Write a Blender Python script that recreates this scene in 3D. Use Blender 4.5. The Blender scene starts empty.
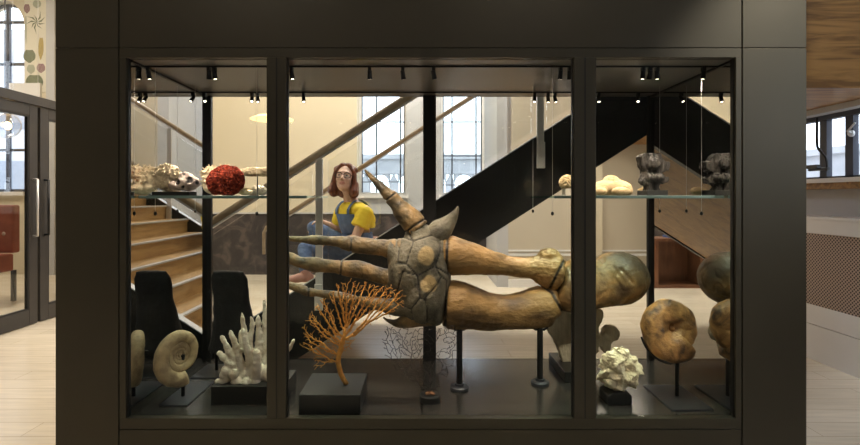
import bpy, math, random
from mathutils import Vector, Matrix, noise
random.seed(7)
SC = bpy.context.scene
COL = SC.collection
F = 476.0; CX = 422.0; CY = 197.0; EYE = 1.61
UNIT = .8          # the drawing below is laid out in units of 0.8 m; metres() turns it into metres at the end
def P(px, py, Y):
    return Vector(((px-CX)/F*Y, Y, EYE-(py-CY)/F*Y))
def PX(px, Y): return (px-CX)/F*Y
def PZ(py, Y): return EYE-(py-CY)/F*Y

# ------------------------------------------------------------------ mesh builder
class MB:
    def __init__(s): s.v = []; s.f = []
    def add(s, vs, fs):
        o = len(s.v); s.v += [Vector(v) for v in vs]; s.f += [tuple(i+o for i in f) for f in fs]; return s
    def join(s, other): return s.add(other.v, other.f)
    def xf(s, M):
        s.v = [M @ v for v in s.v]; return s
    def box(s, x0, x1, y0, y1, z0, z1):
        x0, x1 = min(x0, x1), max(x0, x1); y0, y1 = min(y0, y1), max(y0, y1); z0, z1 = min(z0, z1), max(z0, z1)
        return s.add([(x0,y0,z0),(x1,y0,z0),(x1,y1,z0),(x0,y1,z0),(x0,y0,z1),(x1,y0,z1),(x1,y1,z1),(x0,y1,z1)],
                     [(0,3,2,1),(4,5,6,7),(0,1,5,4),(1,2,6,5),(2,3,7,6),(3,0,4,7)])
    def prism(s, poly, y0, y1):            # poly in (x, z), extruded along y
        n = len(poly)
        vs = [(x, y0, z) for x, z in poly] + [(x, y1, z) for x, z in poly]
        fs = [tuple(range(n)), tuple(reversed(range(n, 2*n)))]
        fs += [(i, i+n, (i+1) % n + n, (i+1) % n) for i in range(n)]
        return s.add(vs, fs)
    def prismx(s, poly, x0, x1):           # poly in (y, z), extruded along x
        n = len(poly)
        vs = [(x0, y, z) for y, z in poly] + [(x1, y, z) for y, z in poly]
        fs = [tuple(range(n)), tuple(reversed(range(n, 2*n)))]
        fs += [(i, i+n, (i+1) % n + n, (i+1) % n) for i in range(n)]
        return s.add(vs, fs)
    def tube(s, pts, rad, n=12, cap=True, flat=None):
        pts = [Vector(p) for p in pts]
        if not hasattr(rad, '__len__'): rad = [rad]*len(pts)
        m = len(pts); rings = []
        t0 = (pts[1]-pts[0]).normalized()
        up = Vector((0,0,1)) if abs(t0.z) < .9 else Vector((0,1,0))
        a = t0.cross(up).normalized()
        for i in range(m):
            t = (pts[min(i+1,m-1)]-pts[max(i-1,0)]).normalized()
            a = (a - t*a.dot(t)).normalized(); b = t.cross(a)
            r = rad[i]
            rings.append([pts[i] + a*(r*math.cos(2*math.pi*k/n)) + b*(r*math.sin(2*math.pi*k/n)) for k in range(n)])
        vs = [v for r in rings for v in r]; fs = []
        for i in range(m-1):
            for k in range(n):
                fs.append((i*n+k, i*n+(k+1) % n, (i+1)*n+(k+1) % n, (i+1)*n+k))
        if cap:
            fs.append(tuple(reversed(range(n)))); fs.append(tuple(range((m-1)*n, m*n)))
        return s.add(vs, fs)
    def capsule(s, p0, r0, p1, r1, n=14, h=4):
        p0 = Vector(p0); p1 = Vector(p1); d = (p1-p0).normalized()
        pts = []; rr = []
        for i in range(h+1):
            a = math.pi/2*(1-i/h); pts.append(p0 - d*r0*math.sin(a)); rr.append(max(r0*math.cos(a), r0*.05))
        for i in range(h+1):
            a = math.pi/2*(i/h); pts.append(p1 + d*r1*math.sin(a)); rr.append(max(r1*math.cos(a), r1*.05))
        return s.tube(pts, rr, n)
    def ell(s, c, rx, ry=None, rz=None, n=24, m=14, M=None):
        ry = ry or rx; rz = rz or rx; c = Vector(c)
        vs = [Vector((0,0,rz))]
        for i in range(1, m):
            a = math.pi*i/m
            for k in range(n):
                b = 2*math.pi*k/n
                vs.append(Vector((rx*math.sin(a)*math.cos(b), ry*math.sin(a)*math.sin(b), rz*math.cos(a))))
        vs.append(Vector((0,0,-rz)))
        fs = [(0, 1+k, 1+(k+1) % n) for k in range(n)]
        for i in range(m-2):
            for k in range(n):
                fs.append((1+i*n+k, 1+(i+1)*n+k, 1+(i+1)*n+(k+1) % n, 1+i*n+(k+1) % n))
        L = len(vs)-1
        fs += [(L, 1+(m-2)*n+(k+1) % n, 1+(m-2)*n+k) for k in range(n)]
        if M: vs = [M @ v for v in vs]
        return s.add([v+c for v in vs], fs)
    def lathe(s, prof, c=(0,0,0), n=24, axis='z'):     # prof: (r, h)
        c = Vector(c); m = len(prof); vs = []; fs = []
        for r, h in prof:
            for k in range(n):
                a = 2*math.pi*k/n
                p = (r*math.cos(a), r*math.sin(a), h) if axis == 'z' else (r*math.cos(a), h, r*math.sin(a))
                vs.append(c+Vector(p))
        for i in range(m-1):
            for k in range(n):
                fs.append((i*n+k, i*n+(k+1) % n, (i+1)*n+(k+1) % n, (i+1)*n+k))
        fs.append(tuple(reversed(range(n)))); fs.append(tuple(range((m-1)*n, m*n)))
        return s.add(vs, fs)
    def mesh(s, name):
        me = bpy.data.meshes.new(name); me.from_pydata([tuple(v) for v in s.v], [], s.f); me.update(); return me

def catmull(pts, per=6):
    """pts: tuples of any length; returns smooth interpolation"""
    out = []; n = len(pts)
    for i in range(n-1):
        p0 = pts[max(i-1,0)]; p1 = pts[i]; p2 = pts[i+1]; p3 = pts[min(i+2,n-1)]
        for j in range(per):
            t = j/per
            out.append(tuple(.5*((2*b)+(-a+c)*t+(2*a-5*b+4*c-d)*t*t+(-a+3*b-3*c+d)*t**3) for a,b,c,d in zip(p0,p1,p2,p3)))
    out.append(tuple(pts[-1])); return out

def fix_normals(me):
    import bmesh
    bm = bmesh.new(); bm.from_mesh(me); bmesh.ops.recalc_face_normals(bm, faces=bm.faces); bm.to_mesh(me); bm.free()

def remesh(mb, voxel, smooth=3, sub=0):
    me = mb.mesh('tmp'); fix_normals(me)
    o = bpy.data.objects.new('tmp', me); COL.objects.link(o)
    m = o.modifiers.new('r', 'REMESH'); m.mode = 'VOXEL'; m.voxel_size = voxel
    if smooth:
        k = o.modifiers.new('s', 'SMOOTH'); k.iterations = smooth; k.factor = .5
    dg = bpy.context.evaluated_depsgraph_get(); dg.update()
    r = bpy.data.meshes.new_from_object(o.evaluated_get(dg))
    bpy.data.objects.remove(o); bpy.data.meshes.remove(me)
    r.materials.clear()
    return r

def displace(me, fn):
    ns = [v.normal.copy() for v in me.vertices]
    for v, n in zip(me.vertices, ns):
        v.co = v.co + n*fn(v.co, n)
    me.update(); return me
def fbm(p, sc, o=4): return noise.fractal(p*sc, 1.0, 2.0, o)
def ridge(p, sc): return 1-abs(noise.noise(p*sc))*2

# ------------------------------------------------------------------ objects
def tag(o, label=None, cat=None, group=None, kind=None):
    if label: o['label'] = label
    if cat: o['category'] = cat
    if group: o['group'] = group
    if kind: o['kind'] = kind
    return o
def thing(name, loc, label=None, cat=None, group=None, kind=None):
    o = bpy.data.objects.new(name, None); COL.objects.link(o); o.location = loc; o.empty_display_size = .1
    return tag(o, label, cat, group, kind)
def origin(o):
    v = Vector((0,0,0))
    while o: v = v + o.location; o = o.parent
    return v
def obj(name, geo, mat, parent=None, smooth=False, bevel=0, label=None, base=None):
    me = geo.mesh(name) if isinstance(geo, MB) else geo
    me.name = name
    if isinstance(geo, MB): fix_normals(me)
    o = bpy.data.objects.new(name, me); COL.objects.link(o)
    for m in (mat if isinstance(mat, (list, tuple)) else [mat]): me.materials.append(m)
    if parent:
        o.parent = parent; o.location = -origin(parent)
    if smooth:
        for p in me.polygons: p.use_smooth = True
    if bevel:
        b = o.modifiers.new('bevel', 'BEVEL'); b.width = bevel; b.segments = 2; b.limit_method = 'ANGLE'
    if label: o['label'] = label
    if base is not None and not parent:        # move the origin of a single-mesh thing to its base
        base = Vector(base); me.transform(Matrix.Translation(-base)); o.location = base
    return o
def struct(name, geo, mat, parent=None, **k):
    o = obj(name, geo, mat, parent, **k)
    if not parent: o['kind'] = 'structure'
    return o

# ------------------------------------------------------------------ materials
MATS = {}
def newmat(name):
    m = bpy.data.materials.new(name); m.use_nodes = True
    nt = m.node_tree; b = nt.nodes['Principled BSDF']; MATS[name] = m
    return m, nt, b
def N(nt, t, **kw):
    n = nt.nodes.new(t)
    for k, v in kw.items(): setattr(n, k, v)
    return n
def c4(c): return (c[0], c[1], c[2], 1)
def pm(name, c1, c2=None, scale=5, stretch=(1,1,1), rough=.6, metal=0, bump=0, detail=6, lo=.35, hi=.65, c3=None,
       bscale=None, dist=0, attr=None, spec=None, coat=0, vor=None):
    m, nt, b = newmat(name)
    b.inputs['Roughness'].default_value = rough; b.inputs['Metallic'].default_value = metal
    if spec is not None: b.inputs['Specular IOR Level'].default_value = spec
    if coat: b.inputs['Coat Weight'].default_value = coat; b.inputs['Coat Roughness'].default_value = .15
    if c2 is None: c2 = tuple(x*.9 for x in c1)
    tc = N(nt, 'ShaderNodeTexCoord'); mp = N(nt, 'ShaderNodeMapping'); mp.inputs['Scale'].default_value = tuple(q/UNIT for q in stretch)
    nt.links.new(tc.outputs['Object'], mp.inputs['Vector'])
    nz = N(nt, 'ShaderNodeTexNoise'); nz.inputs['Scale'].default_value = scale; nz.inputs['Detail'].default_value = detail
    nz.inputs['Distortion'].default_value = dist
    nt.links.new(mp.outputs['Vector'], nz.inputs['Vector'])
    cr = N(nt, 'ShaderNodeValToRGB'); e = cr.color_ramp.elements
    e[0].position = lo; e[0].color = c4(c1); e[1].position = hi; e[1].color = c4(c2)
    if c3: k = e.new((lo+hi)/2); k.color = c4(c3)
    nt.links.new(nz.outputs['Fac'], cr.inputs['Fac'])
    col = cr.outputs['Color']
    for an, ac in (attr or []):
        at = N(nt, 'ShaderNodeAttribute'); at.attribute_name = an
        mx = N(nt, 'ShaderNodeMix'); mx.data_type = 'RGBA'; mx.clamp_factor = True
        nt.links.new(at.outputs['Fac'], mx.inputs['Factor']); nt.links.new(col, mx.inputs[6]); mx.inputs[7].default_value = c4(ac)
        col = mx.outputs[2]
    nt.links.new(col, b.inputs['Base Color'])
    if bump:
        nb = N(nt, 'ShaderNodeTexNoise'); nb.inputs['Scale'].default_value = bscale or scale*4; nb.inputs['Detail'].default_value = 5
        nt.links.new(mp.outputs['Vector'], nb.inputs['Vector'])
        bp = N(nt, 'ShaderNodeBump'); bp.inputs['Strength'].default_value = bump; bp.inputs['Distance'].default_value = .01
        nt.links.new(nb.outputs['Fac'], bp.inputs['Height']); nt.links.new(bp.outputs['Normal'], b.inputs['Normal'])
    return m
def planks(name, c1, c2, gap, bw, bh, rough, swap=False, grain=1.0, gapw=.004):
    """boards running along x (or y when swap): brick layout times a stretched noise grain"""
    m, nt, b = newmat(name); b.inputs['Roughness'].default_value = rough
    tc = N(nt, 'ShaderNodeTexCoord'); mp = N(nt, 'ShaderNodeMapping')
    mp.inputs['Scale'].default_value = (1/UNIT,)*3
    if swap: mp.inputs['Rotation'].default_value = (0,0,math.pi/2)
    nt.links.new(tc.outputs['Object'], mp.inputs['Vector'])
    br = N(nt, 'ShaderNodeTexBrick'); br.inputs['Scale'].default_value = 1
    br.inputs['Brick Width'].default_value = bw; br.inputs['Row Height'].default_value = bh
    br.inputs['Mortar Size'].default_value = gapw; br.inputs['Mortar Smooth'].default_value = .2
    br.inputs['Color1'].default_value = c4(c1); br.inputs['Color2'].default_value = c4(c2); br.inputs['Mortar'].default_value = c4(gap)
    nt.links.new(mp.outputs['Vector'], br.inputs['Vector'])
    mp2 = N(nt, 'ShaderNodeMapping'); mp2.inputs['Scale'].default_value = (1.2, 14, 14)
    nt.links.new(mp.outputs['Vector'], mp2.inputs['Vector'])
    nz = N(nt, 'ShaderNodeTexNoise'); nz.inputs['Scale'].default_value = 2; nz.inputs['Detail'].default_value = 7
    nt.links.new(mp2.outputs['Vector'], nz.inputs['Vector'])
    cr = N(nt, 'ShaderNodeValToRGB'); e = cr.color_ramp.elements
    e[0].position = .3; e[0].color = (1-.3*grain,)*3+(1,); e[1].position = .7; e[1].color = (1+.1*grain,)*3+(1,)
    nt.links.new(nz.outputs['Fac'], cr.inputs['Fac'])
    mx = N(nt, 'ShaderNodeMix'); mx.data_type = 'RGBA'; mx.blend_type = 'MULTIPLY'; mx.inputs['Factor'].default_value = 1
    nt.links.new(br.outputs['Color'], mx.inputs[6]); nt.links.new(cr.outputs['Color'], mx.inputs[7])
    nt.links.new(mx.outputs[2], b.inputs['Base Color'])
    return m
def glass(name, tint=(1,1,1), f0=.04, gain=1.0):
    m, nt, b = newmat(name); nt.nodes.remove(b)
    out = nt.nodes['Material Output']
    g = N(nt, 'ShaderNodeNewGeometry'); d = N(nt, 'ShaderNodeVectorMath', operation='DOT_PRODUCT')
    nt.links.new(g.outputs['Normal'], d.inputs[0]); nt.links.new(g.outputs['Incoming'], d.inputs[1])
    a = N(nt, 'ShaderNodeMath', operation='ABSOLUTE'); nt.links.new(d.outputs['Value'], a.inputs[0])
    s = N(nt, 'ShaderNodeMath', operation='SUBTRACT'); s.inputs[0].default_value = 1; nt.links.new(a.outputs[0], s.inputs[1])
    p = N(nt, 'ShaderNodeMath', operation='POWER'); nt.links.new(s.outputs[0], p.inputs[0]); p.inputs[1].default_value = 5
    k = N(nt, 'ShaderNodeMath', operation='MULTIPLY_ADD'); nt.links.new(p.outputs[0], k.inputs[0]); k.inputs[1].default_value = (1-f0)*gain; k.inputs[2].default_value = f0*gain
    t = N(nt, 'ShaderNodeBsdfTransparent'); t.inputs['Color'].default_value = c4(tint)
    gl = N(nt, 'ShaderNodeBsdfGlossy'); gl.inputs['Roughness'].default_value = .0; gl.inputs['Color'].default_value = (1,1,1,1)
    mx = N(nt, 'ShaderNodeMixShader'); nt.links.new(k.outputs[0], mx.inputs[0]); nt.links.new(t.outputs[0], mx.inputs[1]); nt.links.new(gl.outputs[0], mx.inputs[2])
    nt.links.new(mx.outputs[0], out.inputs['Surface'])
    return m
def emis(name, c, s):
    m, nt, b = newmat(name); b.inputs['Base Color'].default_value = c4(c)
    b.inputs['Emission Color'].default_value = c4(c); b.inputs['Emission Strength'].default_value = s
    return m

M_bronze = pm('bronze_panel', (.066,.060,.044), (.071,.064,.048), scale=3, rough=.42, metal=.5)
M_bronze_in = pm('bronze_jamb', (.06,.055,.045), (.07,.06,.05), scale=3, rough=.3, metal=.7)
M_black = pm('black_metal', (.008,.008,.009), (.012,.012,.012), rough=.45)
M_casefloor = planks('case_floor_boards', (.034,.032,.029), (.043,.040,.036), (.004,.004,.004), 2.2, .155, .2, gapw=.007)
M_caseceil = pm('case_ceiling', (.10,.094,.088), (.115,.107,.10), scale=2, rough=.32)
M_plinth = pm('plinth_black', (.016,.017,.016), (.02,.021,.02), rough=.4)
M_plate = pm('steel_plate', (.05,.055,.065), (.06,.065,.075), rough=.35, metal=.5)
M_steel = pm('brushed_steel', (.64,.63,.62), (.70,.69,.68), scale=6, stretch=(1,1,.1), rough=.34, metal=.45)
M_trim = pm('steel_trim', (.58,.59,.62), (.64,.64,.67), rough=.35, metal=.6)
M_glass = glass('clear_glass', (.985,.99,.985))
M_glassfront = glass('low_reflection_glass', (.985,.99,.985), .004, .5)
M_glassback = glass('back_glass', (.975,.985,.98), .02, .8)
M_shelf = glass('shelf_glass', (.72,.86,.84), .06)
M_shelfedge = pm('shelf_edge', (.15,.23,.22), (.19,.27,.26), rough=.2)
M_oak = planks('oak_floor', (.66,.58,.45), (.72,.64,.51), (.42,.34,.24), 1.8, .2, .27, grain=.4, gapw=.0025)
M_tread = pm('oak_tread', (.42,.26,.11), (.29,.165,.062), scale=3, stretch=(9,1,9), rough=.45, detail=8, c3=(.36,.22,.09))
M_soffit = pm('oak_soffit', (.36,.195,.065), (.20,.10,.035), scale=2.6, stretch=(1,5,5), rough=.5, detail=8, c3=(.31,.165,.055), dist=.9)
M_landing = pm('oak_landing', (.36,.19,.055), (.17,.082,.022), scale=2.2, stretch=(.5,6,6), rough=.5, detail=10, c3=(.28,.145,.042), dist=1.6, lo=.38, hi=.62)
M_rail = pm('rail_wood', (.42,.33,.23), (.33,.25,.165), scale=5, stretch=(1,6,6), rough=.4)
M_wallcream = pm('wall_cream', (.62,.55,.41), (.64,.57,.43), scale=1.5, rough=.85)
M_wallbeige = pm('wall_beige', (.52,.46,.36), (.54,.48,.38), scale=1.5, rough=.85)
M_wallgrey = pm('wall_pale', (.47,.47,.48), (.50,.50,.51), scale=1.5, rough=.85)
M_white = pm('white_paint', (.75,.74,.73), (.78,.77,.76), scale=2, rough=.5)
M_dado = pm('dark_dado', (.035,.030,.032), (.10,.078,.07), scale=3, rough=.4, dist=1.5, c3=(.045,.038,.04))
M_darkwall = pm('dark_wall', (.05,.045,.04), (.06,.055,.05), rough=.8)
M_stone = pm('stone', (.50,.51,.54), (.42,.43,.46), scale=2, rough=.9)
M_paving = pm('paving', (.5,.49,.47), (.56,.55,.53), scale=2, rough=.9)
M_darkframe = pm('dark_frame', (.035,.032,.03), (.042,.038,.035), rough=.4)
M_barblack = pm('window_bar', (.035,.04,.06), (.04,.045,.065), rough=.5)  # slight blue put into the colour for bloom from the bright windows
# ================================================================== the room
def wall_x(name, x0, x1, y0, y1, z0, z1, holes, mat):
    """wall along x with rectangular openings (hx0,hx1,hz0,hz1)"""
    xs = sorted({x0, x1, *[h[0] for h in holes], *[h[1] for h in holes]})
    zs = sorted({z0, z1, *[h[2] for h in holes], *[h[3] for h in holes]})
    mb = MB()
    for a, b in zip(xs, xs[1:]):
        run = None
        for c, d in zip(zs, zs[1:]):
            if any(h[0] <= a and b <= h[1] and h[2] <= c and d <= h[3] for h in holes):
                if run: mb.box(a, b, y0, y1, *run); run = None
            else: run = (run[0], d) if run else (c, d)
        if run: mb.box(a, b, y0, y1, *run)
    return struct(name, mb, mat)
def wall_y(name, x0, x1, y0, y1, z0, z1, holes, mat):
    ys = sorted({y0, y1, *[h[0] for h in holes], *[h[1] for h in holes]})
    zs = sorted({z0, z1, *[h[2] for h in holes], *[h[3] for h in holes]})
    mb = MB()
    for a, b in zip(ys, ys[1:]):
        run = None
        for c, d in zip(zs, zs[1:]):
            if any(h[0] <= a and b <= h[1] and h[2] <= c and d <= h[3] for h in holes):
                if run: mb.box(x0, x1, a, b, *run); run = None
            else: run = (run[0], d) if run else (c, d)
        if run: mb.box(x0, x1, a, b, *run)
    return struct(name, mb, mat)

TOP = 6.2; YB = 9.9; YF = -3.6; XL = -4.88; XR = 3.87
struct('floor', MB().box(-11, 4.6, YF, 10.4, -.1, 0), M_oak)
struct('ceiling', MB().box(-11.2, 4.8, YF-.2, 10.4, TOP, TOP+.1), M_white)
W1 = (-1.35, -.325, 1.66, 4.6); W2 = (.40, 1.34, 1.66, 4.6); W3 = (-9.45, -8.27, 1.72, 5.75)
wall_x('wall_back', -11, -1.35, YB, YB+.5, 0, TOP, [W3], M_wallcream)
wall_x('wall_back_middle', -1.35, 1.54, YB, YB+.5, 0, TOP, [W1, W2], M_wallgrey)
wall_y('wall_return', 1.34, 1.54, 8.5, YB, 0, TOP, [], M_wallgrey)
wall_x('wall_right_back', 1.54, 4.8, 8.5, 8.7, 0, TOP, [], M_wallbeige)
wall_x('wall_front', -11, 4.8, YF-.2, YF, 0, TOP, [], M_darkwall)
wall_y('wall_far_left', -11.2, -11, YF-.2, 10.4, 0, TOP, [], M_wallcream)
# door wall on the left
D0, D1, DT = 5.12, 7.06, 2.80
wall_y('wall_left', XL-.12, XL, YF, YB, 0, TOP, [(D0-.08, D1+.08, 0, 5.6)], M_wallcream)
struct('baseboard_back', MB().box(1.54, 4.4, 8.475, 8.5, 0, .14), M_white)
struct('trim_1', MB().box(1.54, 4.6, 8.47, 8.5, .56, .60).box(1.54, 4.6, 8.48, 8.5, .64, .665), M_white)
struct('wainscot_back', MB().box(XL+.0, 1.33, YB-.03, YB, 0, 1.26), M_dado)
struct('trim_2', MB().box(XL+.0, 1.33, YB-.05, YB, 1.26, 1.29), M_wallgrey)
struct('trim_3', MB().box(2.72, 3.2, 8.44, 8.5, 0, TOP), M_wallcream)

def window_rect(name, hole, y, vx, hz, lead):
    x0, x1, z0, z1 = hole
    w = thing(name, ((x0+x1)/2, y, z0), kind='structure')
    fw = .05
    obj('frame', MB().box(x0, x0+fw, y, y+.06, z0, z1).box(x1-fw, x1, y, y+.06, z0, z1).box(x0+fw, x1-fw, y, y+.06, z0, z0+fw).box(x0+fw, x1-fw, y, y+.06, z1-fw, z1), M_white if lead else M_barblack, w)
    bars = MB()
    for x in vx: bars.box(x-.014, x+.014, y+.01, y+.05, z0+fw, z1-fw)
    for z in hz: bars.box(x0+fw, x1-fw, y+.012, y+.048, z-.010, z+.010)
    for a, b in ((x0+fw, x0+fw+.022), (x1-fw-.022, x1-fw)): bars.box(a, b, y+.01, y+.05, z0+fw, z1-fw)
    obj('glazing_bars', bars, M_barblack, w)
    obj('pane', MB().box(x0+fw, x1-fw, y+.028, y+.033, z0+fw, z1-fw), M_glass, w)
    obj('sill', MB().box(x0-.05, x1+(.05 if x1 < 1 else -.0), YB-.06, y, z0-.07, z0), M_white, w)
    return w
s_ = F/10.28
window_rect('window_1', W1, 10.25, [PX(376.5,10.28), PX(400.5,10.28)], [PZ(122,10.28), PZ(182,10.28)], True)
window_rect('window_2', W2, 10.25, [PX(452,10.28), PX(476,10.28)], [PZ(122,10.28), PZ(156,10.28), PZ(185,10.28)], True)
# arched window of the room beyond the doors
def arched():
    x0, x1, z0, z1 = W3; y = 10.2; xc = (x0+x1)/2; r = (x1-x0)/2; zs = z1-r
    w = thing('window_3', (xc, y, z0), kind='structure')
    spand = MB(); K = 14
    for sgn in (1, -1):
        poly = [(xc+sgn*r*math.cos(a), zs+r*math.sin(a)) for a in [math.pi/2*i/K for i in range(K+1)]]
        for (ax, az), (bx, bz) in zip(poly, poly[1:]):
            spand.prism([(ax, az), (bx, bz), (bx, z1+.001), (ax, z1+.001)][::sgn], YB, YB+.5)
    obj('arch_surround', spand, M_wallcream, w)
    bars = MB()
    arc = [Vector((xc+(r-.03)*math.cos(a), y+.03, zs+(r-.03)*math.sin(a))) for a in [math.pi*i/24 for i in range(25)]]
    bars.tube(arc, .035, 8)
    for x in (x0+.04, xc-.02, x1-.04): bars.box(x-.035, x+.035, y, y+.06, z0, zs+(.0 if x != xc-.02 else r*.95))
    for z in (PZ(22, 10.2), PZ(64, 10.2), PZ(112, 10.2), PZ(150, 10.2), z0+.03): bars.box(x0, x1, y+.005, y+.055, z-.028, z+.028)
    obj('glazing_bars', bars, M_barblack, w)
    obj('pane', MB().box(x0, x1, y+.028, y+.033, z0, z1-.01), M_glass, w)
    obj('sill', MB().box(x0-.05, x1+.05, YB-.1, y, z0-.08, z0), M_white, w)
arched()

# ------------------------------------------------------------------ the outside seen through the windows
struct('ground', MB().box(-40, 40, 10.4, 60, -.3, -.2).box(4.4, 40, -20, 10.4, -.3, -.2), M_paving)
def arcade(name, x0, x1, y, label, n, ztop, zspring):
    t = thing(name, ((x0+x1)/2, y, -.2), label, 'arcade')
    mb = MB(); w = (x1-x0)/n
    mb.box(x0, x1, y, y+.6, zspring+w*.36, ztop)
    for i in range(n):
        a = x0+i*w; b = a+w; pier = w*.15; r = (w-2*pier)/2; xc = (a+b)/2
        mb.box(a, a+pier, y, y+.6, -.2, zspring); mb.box(b-pier, b, y, y+.6, -.2, zspring)
        K = 8
        for s in (1, -1):
            pts = [(xc+s*r*math.cos(math.pi/2*k/K), zspring+r*math.sin(math.pi/2*k/K)) for k in range(K+1)]
            mb.prism([(xc+s*w/2, zspring), pts[0], pts[1], (xc+s*w/2, zspring+w*.36)][::s], y, y+.6)
            for p, q in zip(pts[1:], pts[2:]):
                mb.prism([p, q, (q[0], zspring+w*.36), (p[0], zspring+w*.36)][::s], y, y+.6)
    obj('wall', mb, M_stone, t)
    cap = MB().box(x0-.1, x1+.1, y-.12, y+.7, ztop, ztop+.2).box(x0-.1, x1+.1, y-.06, y, zspring+w*.36, zspring+w*.36+.12)
    obj('coping', cap, M_stone, t)
    return t
arcade('stone_arcade', -8.4, 9.6, 20, 'pale stone arcade with round arches outside the tall windows behind the stairs', 15, 3.2, 2.15)
t = thing('stone_building', (-15, 24, -.2), 'pale stone building outside the arched window at far left', 'building')
b = MB().box(-24, -13.2, 21, 26, -.2, 9); obj('wall', b, M_stone, t)
for px in (-20, 2, 17):
    for zz in (1.5, 4.6):
        xx = PX(px, 21); obj('window', MB().box(xx-.35, xx+.35, 20.96, 21.02, zz, zz+1.7), pm('outside_window', (.25,.28,.33)) if 'outside_window' not in MATS else MATS['outside_window'], t)
t = thing('garden_wall', (10, 4, -.2), 'pale stone wall outside the window on the right', 'wall')
obj('wall', MB().box(9, 9.5, -2, 12, -.2, 2.55).box(9, 9.5, 3, 9.2, 2.55, 5.5), M_stone, t)
obj('coping', MB().box(8.9, 9.6, 9.2, 12, 2.55, 2.7).box(8.9, 9.6, -2, 3, 2.55, 2.7), M_stone, t)

# ------------------------------------------------------------------ glazed double door on the left
def door_leaf(name, y0, y1, handle_y, grip):
    d = thing(name, (XL, (y0+y1)/2, 0), kind='structure')
    x0, x1 = XL-.07, XL-.02; st = .13; tr = .13; br = .2; H = DT-.04
    obj('frame', MB().box(x0, x1, y0, y0+st, .01, H).box(x0, x1, y1-st, y1, .01, H).box(x0, x1, y0+st, y1-st, H-tr, H).box(x0, x1, y0+st, y1-st, .01, br), M_darkframe, d, bevel=.006)
    obj('bead', MB().box(x0+.005, x1-.005, y0+st, y0+st+.02, br, H-tr).box(x0+.005, x1-.005, y1-st-.02, y1-st, br, H-tr).box(x0+.005, x1-.005, y0+st+.02, y1-st-.02, H-tr-.02, H-tr).box(x0+.005, x1-.005, y0+st+.02, y1-st-.02, br, br+.02), M_black, d)
    obj('pane', MB().box(x0+.02, x0+.028, y0+st+.02, y1-st-.02, br+.02, H-tr-.02), M_glass, d)
    z0, z1 = 1.12, 1.83; xh = x1+.055
    h = MB().tube([(x1, handle_y, z0), (xh, handle_y, z0), (xh, handle_y, z0+.03)], .013, 10).tube([(x1, handle_y, z1), (xh, handle_y, z1), (xh, handle_y, z1-.03)], .013, 10).tube([(xh, handle_y, z0-.0), (xh, handle_y, z1)], .014, 12)
    obj('handle', h, grip, d, smooth=True)
door_leaf('door_1', D0, 6.07, 6.0, M_steel)
door_leaf('door_2', 6.11, D1, 6.18, M_black)
struct('door_frame', MB().box(XL-.11, XL+.02, D0-.09, D0-.01, 0, 5.6).box(XL-.11, XL+.02, D1+.01, D1+.09, 0, 5.6).box(XL-.11, XL+.02, D0-.01, D1+.01, DT-.03, DT+.08).box(XL-.11, XL+.02, D0-.01, D1+.01, 5.5, 5.6), M_darkframe)
struct('window_4', MB().box(XL-.05, XL-.04, D0-.01, D1+.01, DT+.08, 5.5), M_glass)

# ------------------------------------------------------------------ right hand wall, window and soffit
XW = 4.2
wall_y('wall_right', XW, XW+.3, YF, 8.5, 0, TOP, [(3.2, 5.6, 1.80, 2.49), (-1.5, .5, 1.8, 3.4)], M_wallgrey)
w = thing('window_5', (XW+.2, 4.4, 1.8), kind='structure')
bars = MB(); yy0, yy1 = 3.2, 5.6; zz0, zz1 = 1.80, 2.49; xb = XW+.15
for px in (825, 851):
    y = F*XW/(px-CX) if False else F*(xb+.02)/(px-CX)
    bars.box(xb, xb+.06, y-.045, y+.045, zz0, zz1)
for y in (3.24, 3.7, 5.58): bars.box(xb, xb+.06, y-.04, y+.04, zz0, zz1)
bars.box(xb, xb+.06, yy0, yy1, zz0, zz0+.03).box(xb-.02, xb+.06, yy0, yy1, zz1-.05, zz1)
obj('glazing_bars', bars, M_barblack, w)
obj('pane', MB().box(xb+.028, xb+.033, yy0, yy1, zz0+.03, zz1-.05), M_glass, w)
obj('sill', MB().box(XW-.12, XW+.15, 3.1, 5.7, 1.755, 1.80), M_white, w)
obj('sill_board', MB().box(XW-.09, XW, 3.1, 5.7, 1.69, 1.755), M_landing, w)
w = thing('added_window', (XW+.2, -.5, 1.8), kind='structure')  # unseen window, added for its gleam on the right bronze panel
obj('glazing_bars', MB().box(XW+.12, XW+.18, -.53, -.47, 1.8, 3.4).box(XW+.12, XW+.18, -1.5, .5, 2.57, 2.63).box(XW+.12, XW+.18, -1.5, -1.44, 1.8, 3.4).box(XW+.12, XW+.18, .44, .5, 1.8, 3.4), M_barblack, w)
obj('pane', MB().box(XW+.14, XW+.145, -1.5, .5, 1.8, 3.4), M_glass, w)
# window stay: a small black bracket that hangs beside the window
y = 5.0
stay = MB().tube(catmull([(XW-.05, y, 2.44), (XW-.05, y, 2.17), (XW-.05, y-.03, 2.10), (XW-.05, y-.10, 2.02), (XW-.05, y-.12, 1.96), (XW-.05, y-.12, 1.88)], 5), .012, 8)
stay.tube([(XW-.05, y+.1, 1.90), (XW-.05, y-.14, 1.90)], .016, 8).box(XW-.07, XW-.03, y-.02, y+.12, 1.91, 1.95)
o = obj('window_stay', stay, M_black); tag(o, 'black bent metal window stay hanging in front of the right hand window', 'window stay')
lock = MB().ell((XW+.12, 4.79, 2.25), .03, .03, .035).tube([(XW+.12, 4.79, 2.25), (XW+.05, 4.75, 2.27)], .012, 8).tube([(XW+.05, 4.75, 2.27), (XW+.05, 4.67, 2.34)], .009, 8)
o = obj('window_latch', lock, M_steel, smooth=True); tag(o, 'steel latch on the dark bar of the right hand window', 'latch')
# wooden underside of the upper floor
struct('landing_soffit', MB().box(2.98, 4.2, 4.1, 8.5, 2.55, 4.6), M_landing)
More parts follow.
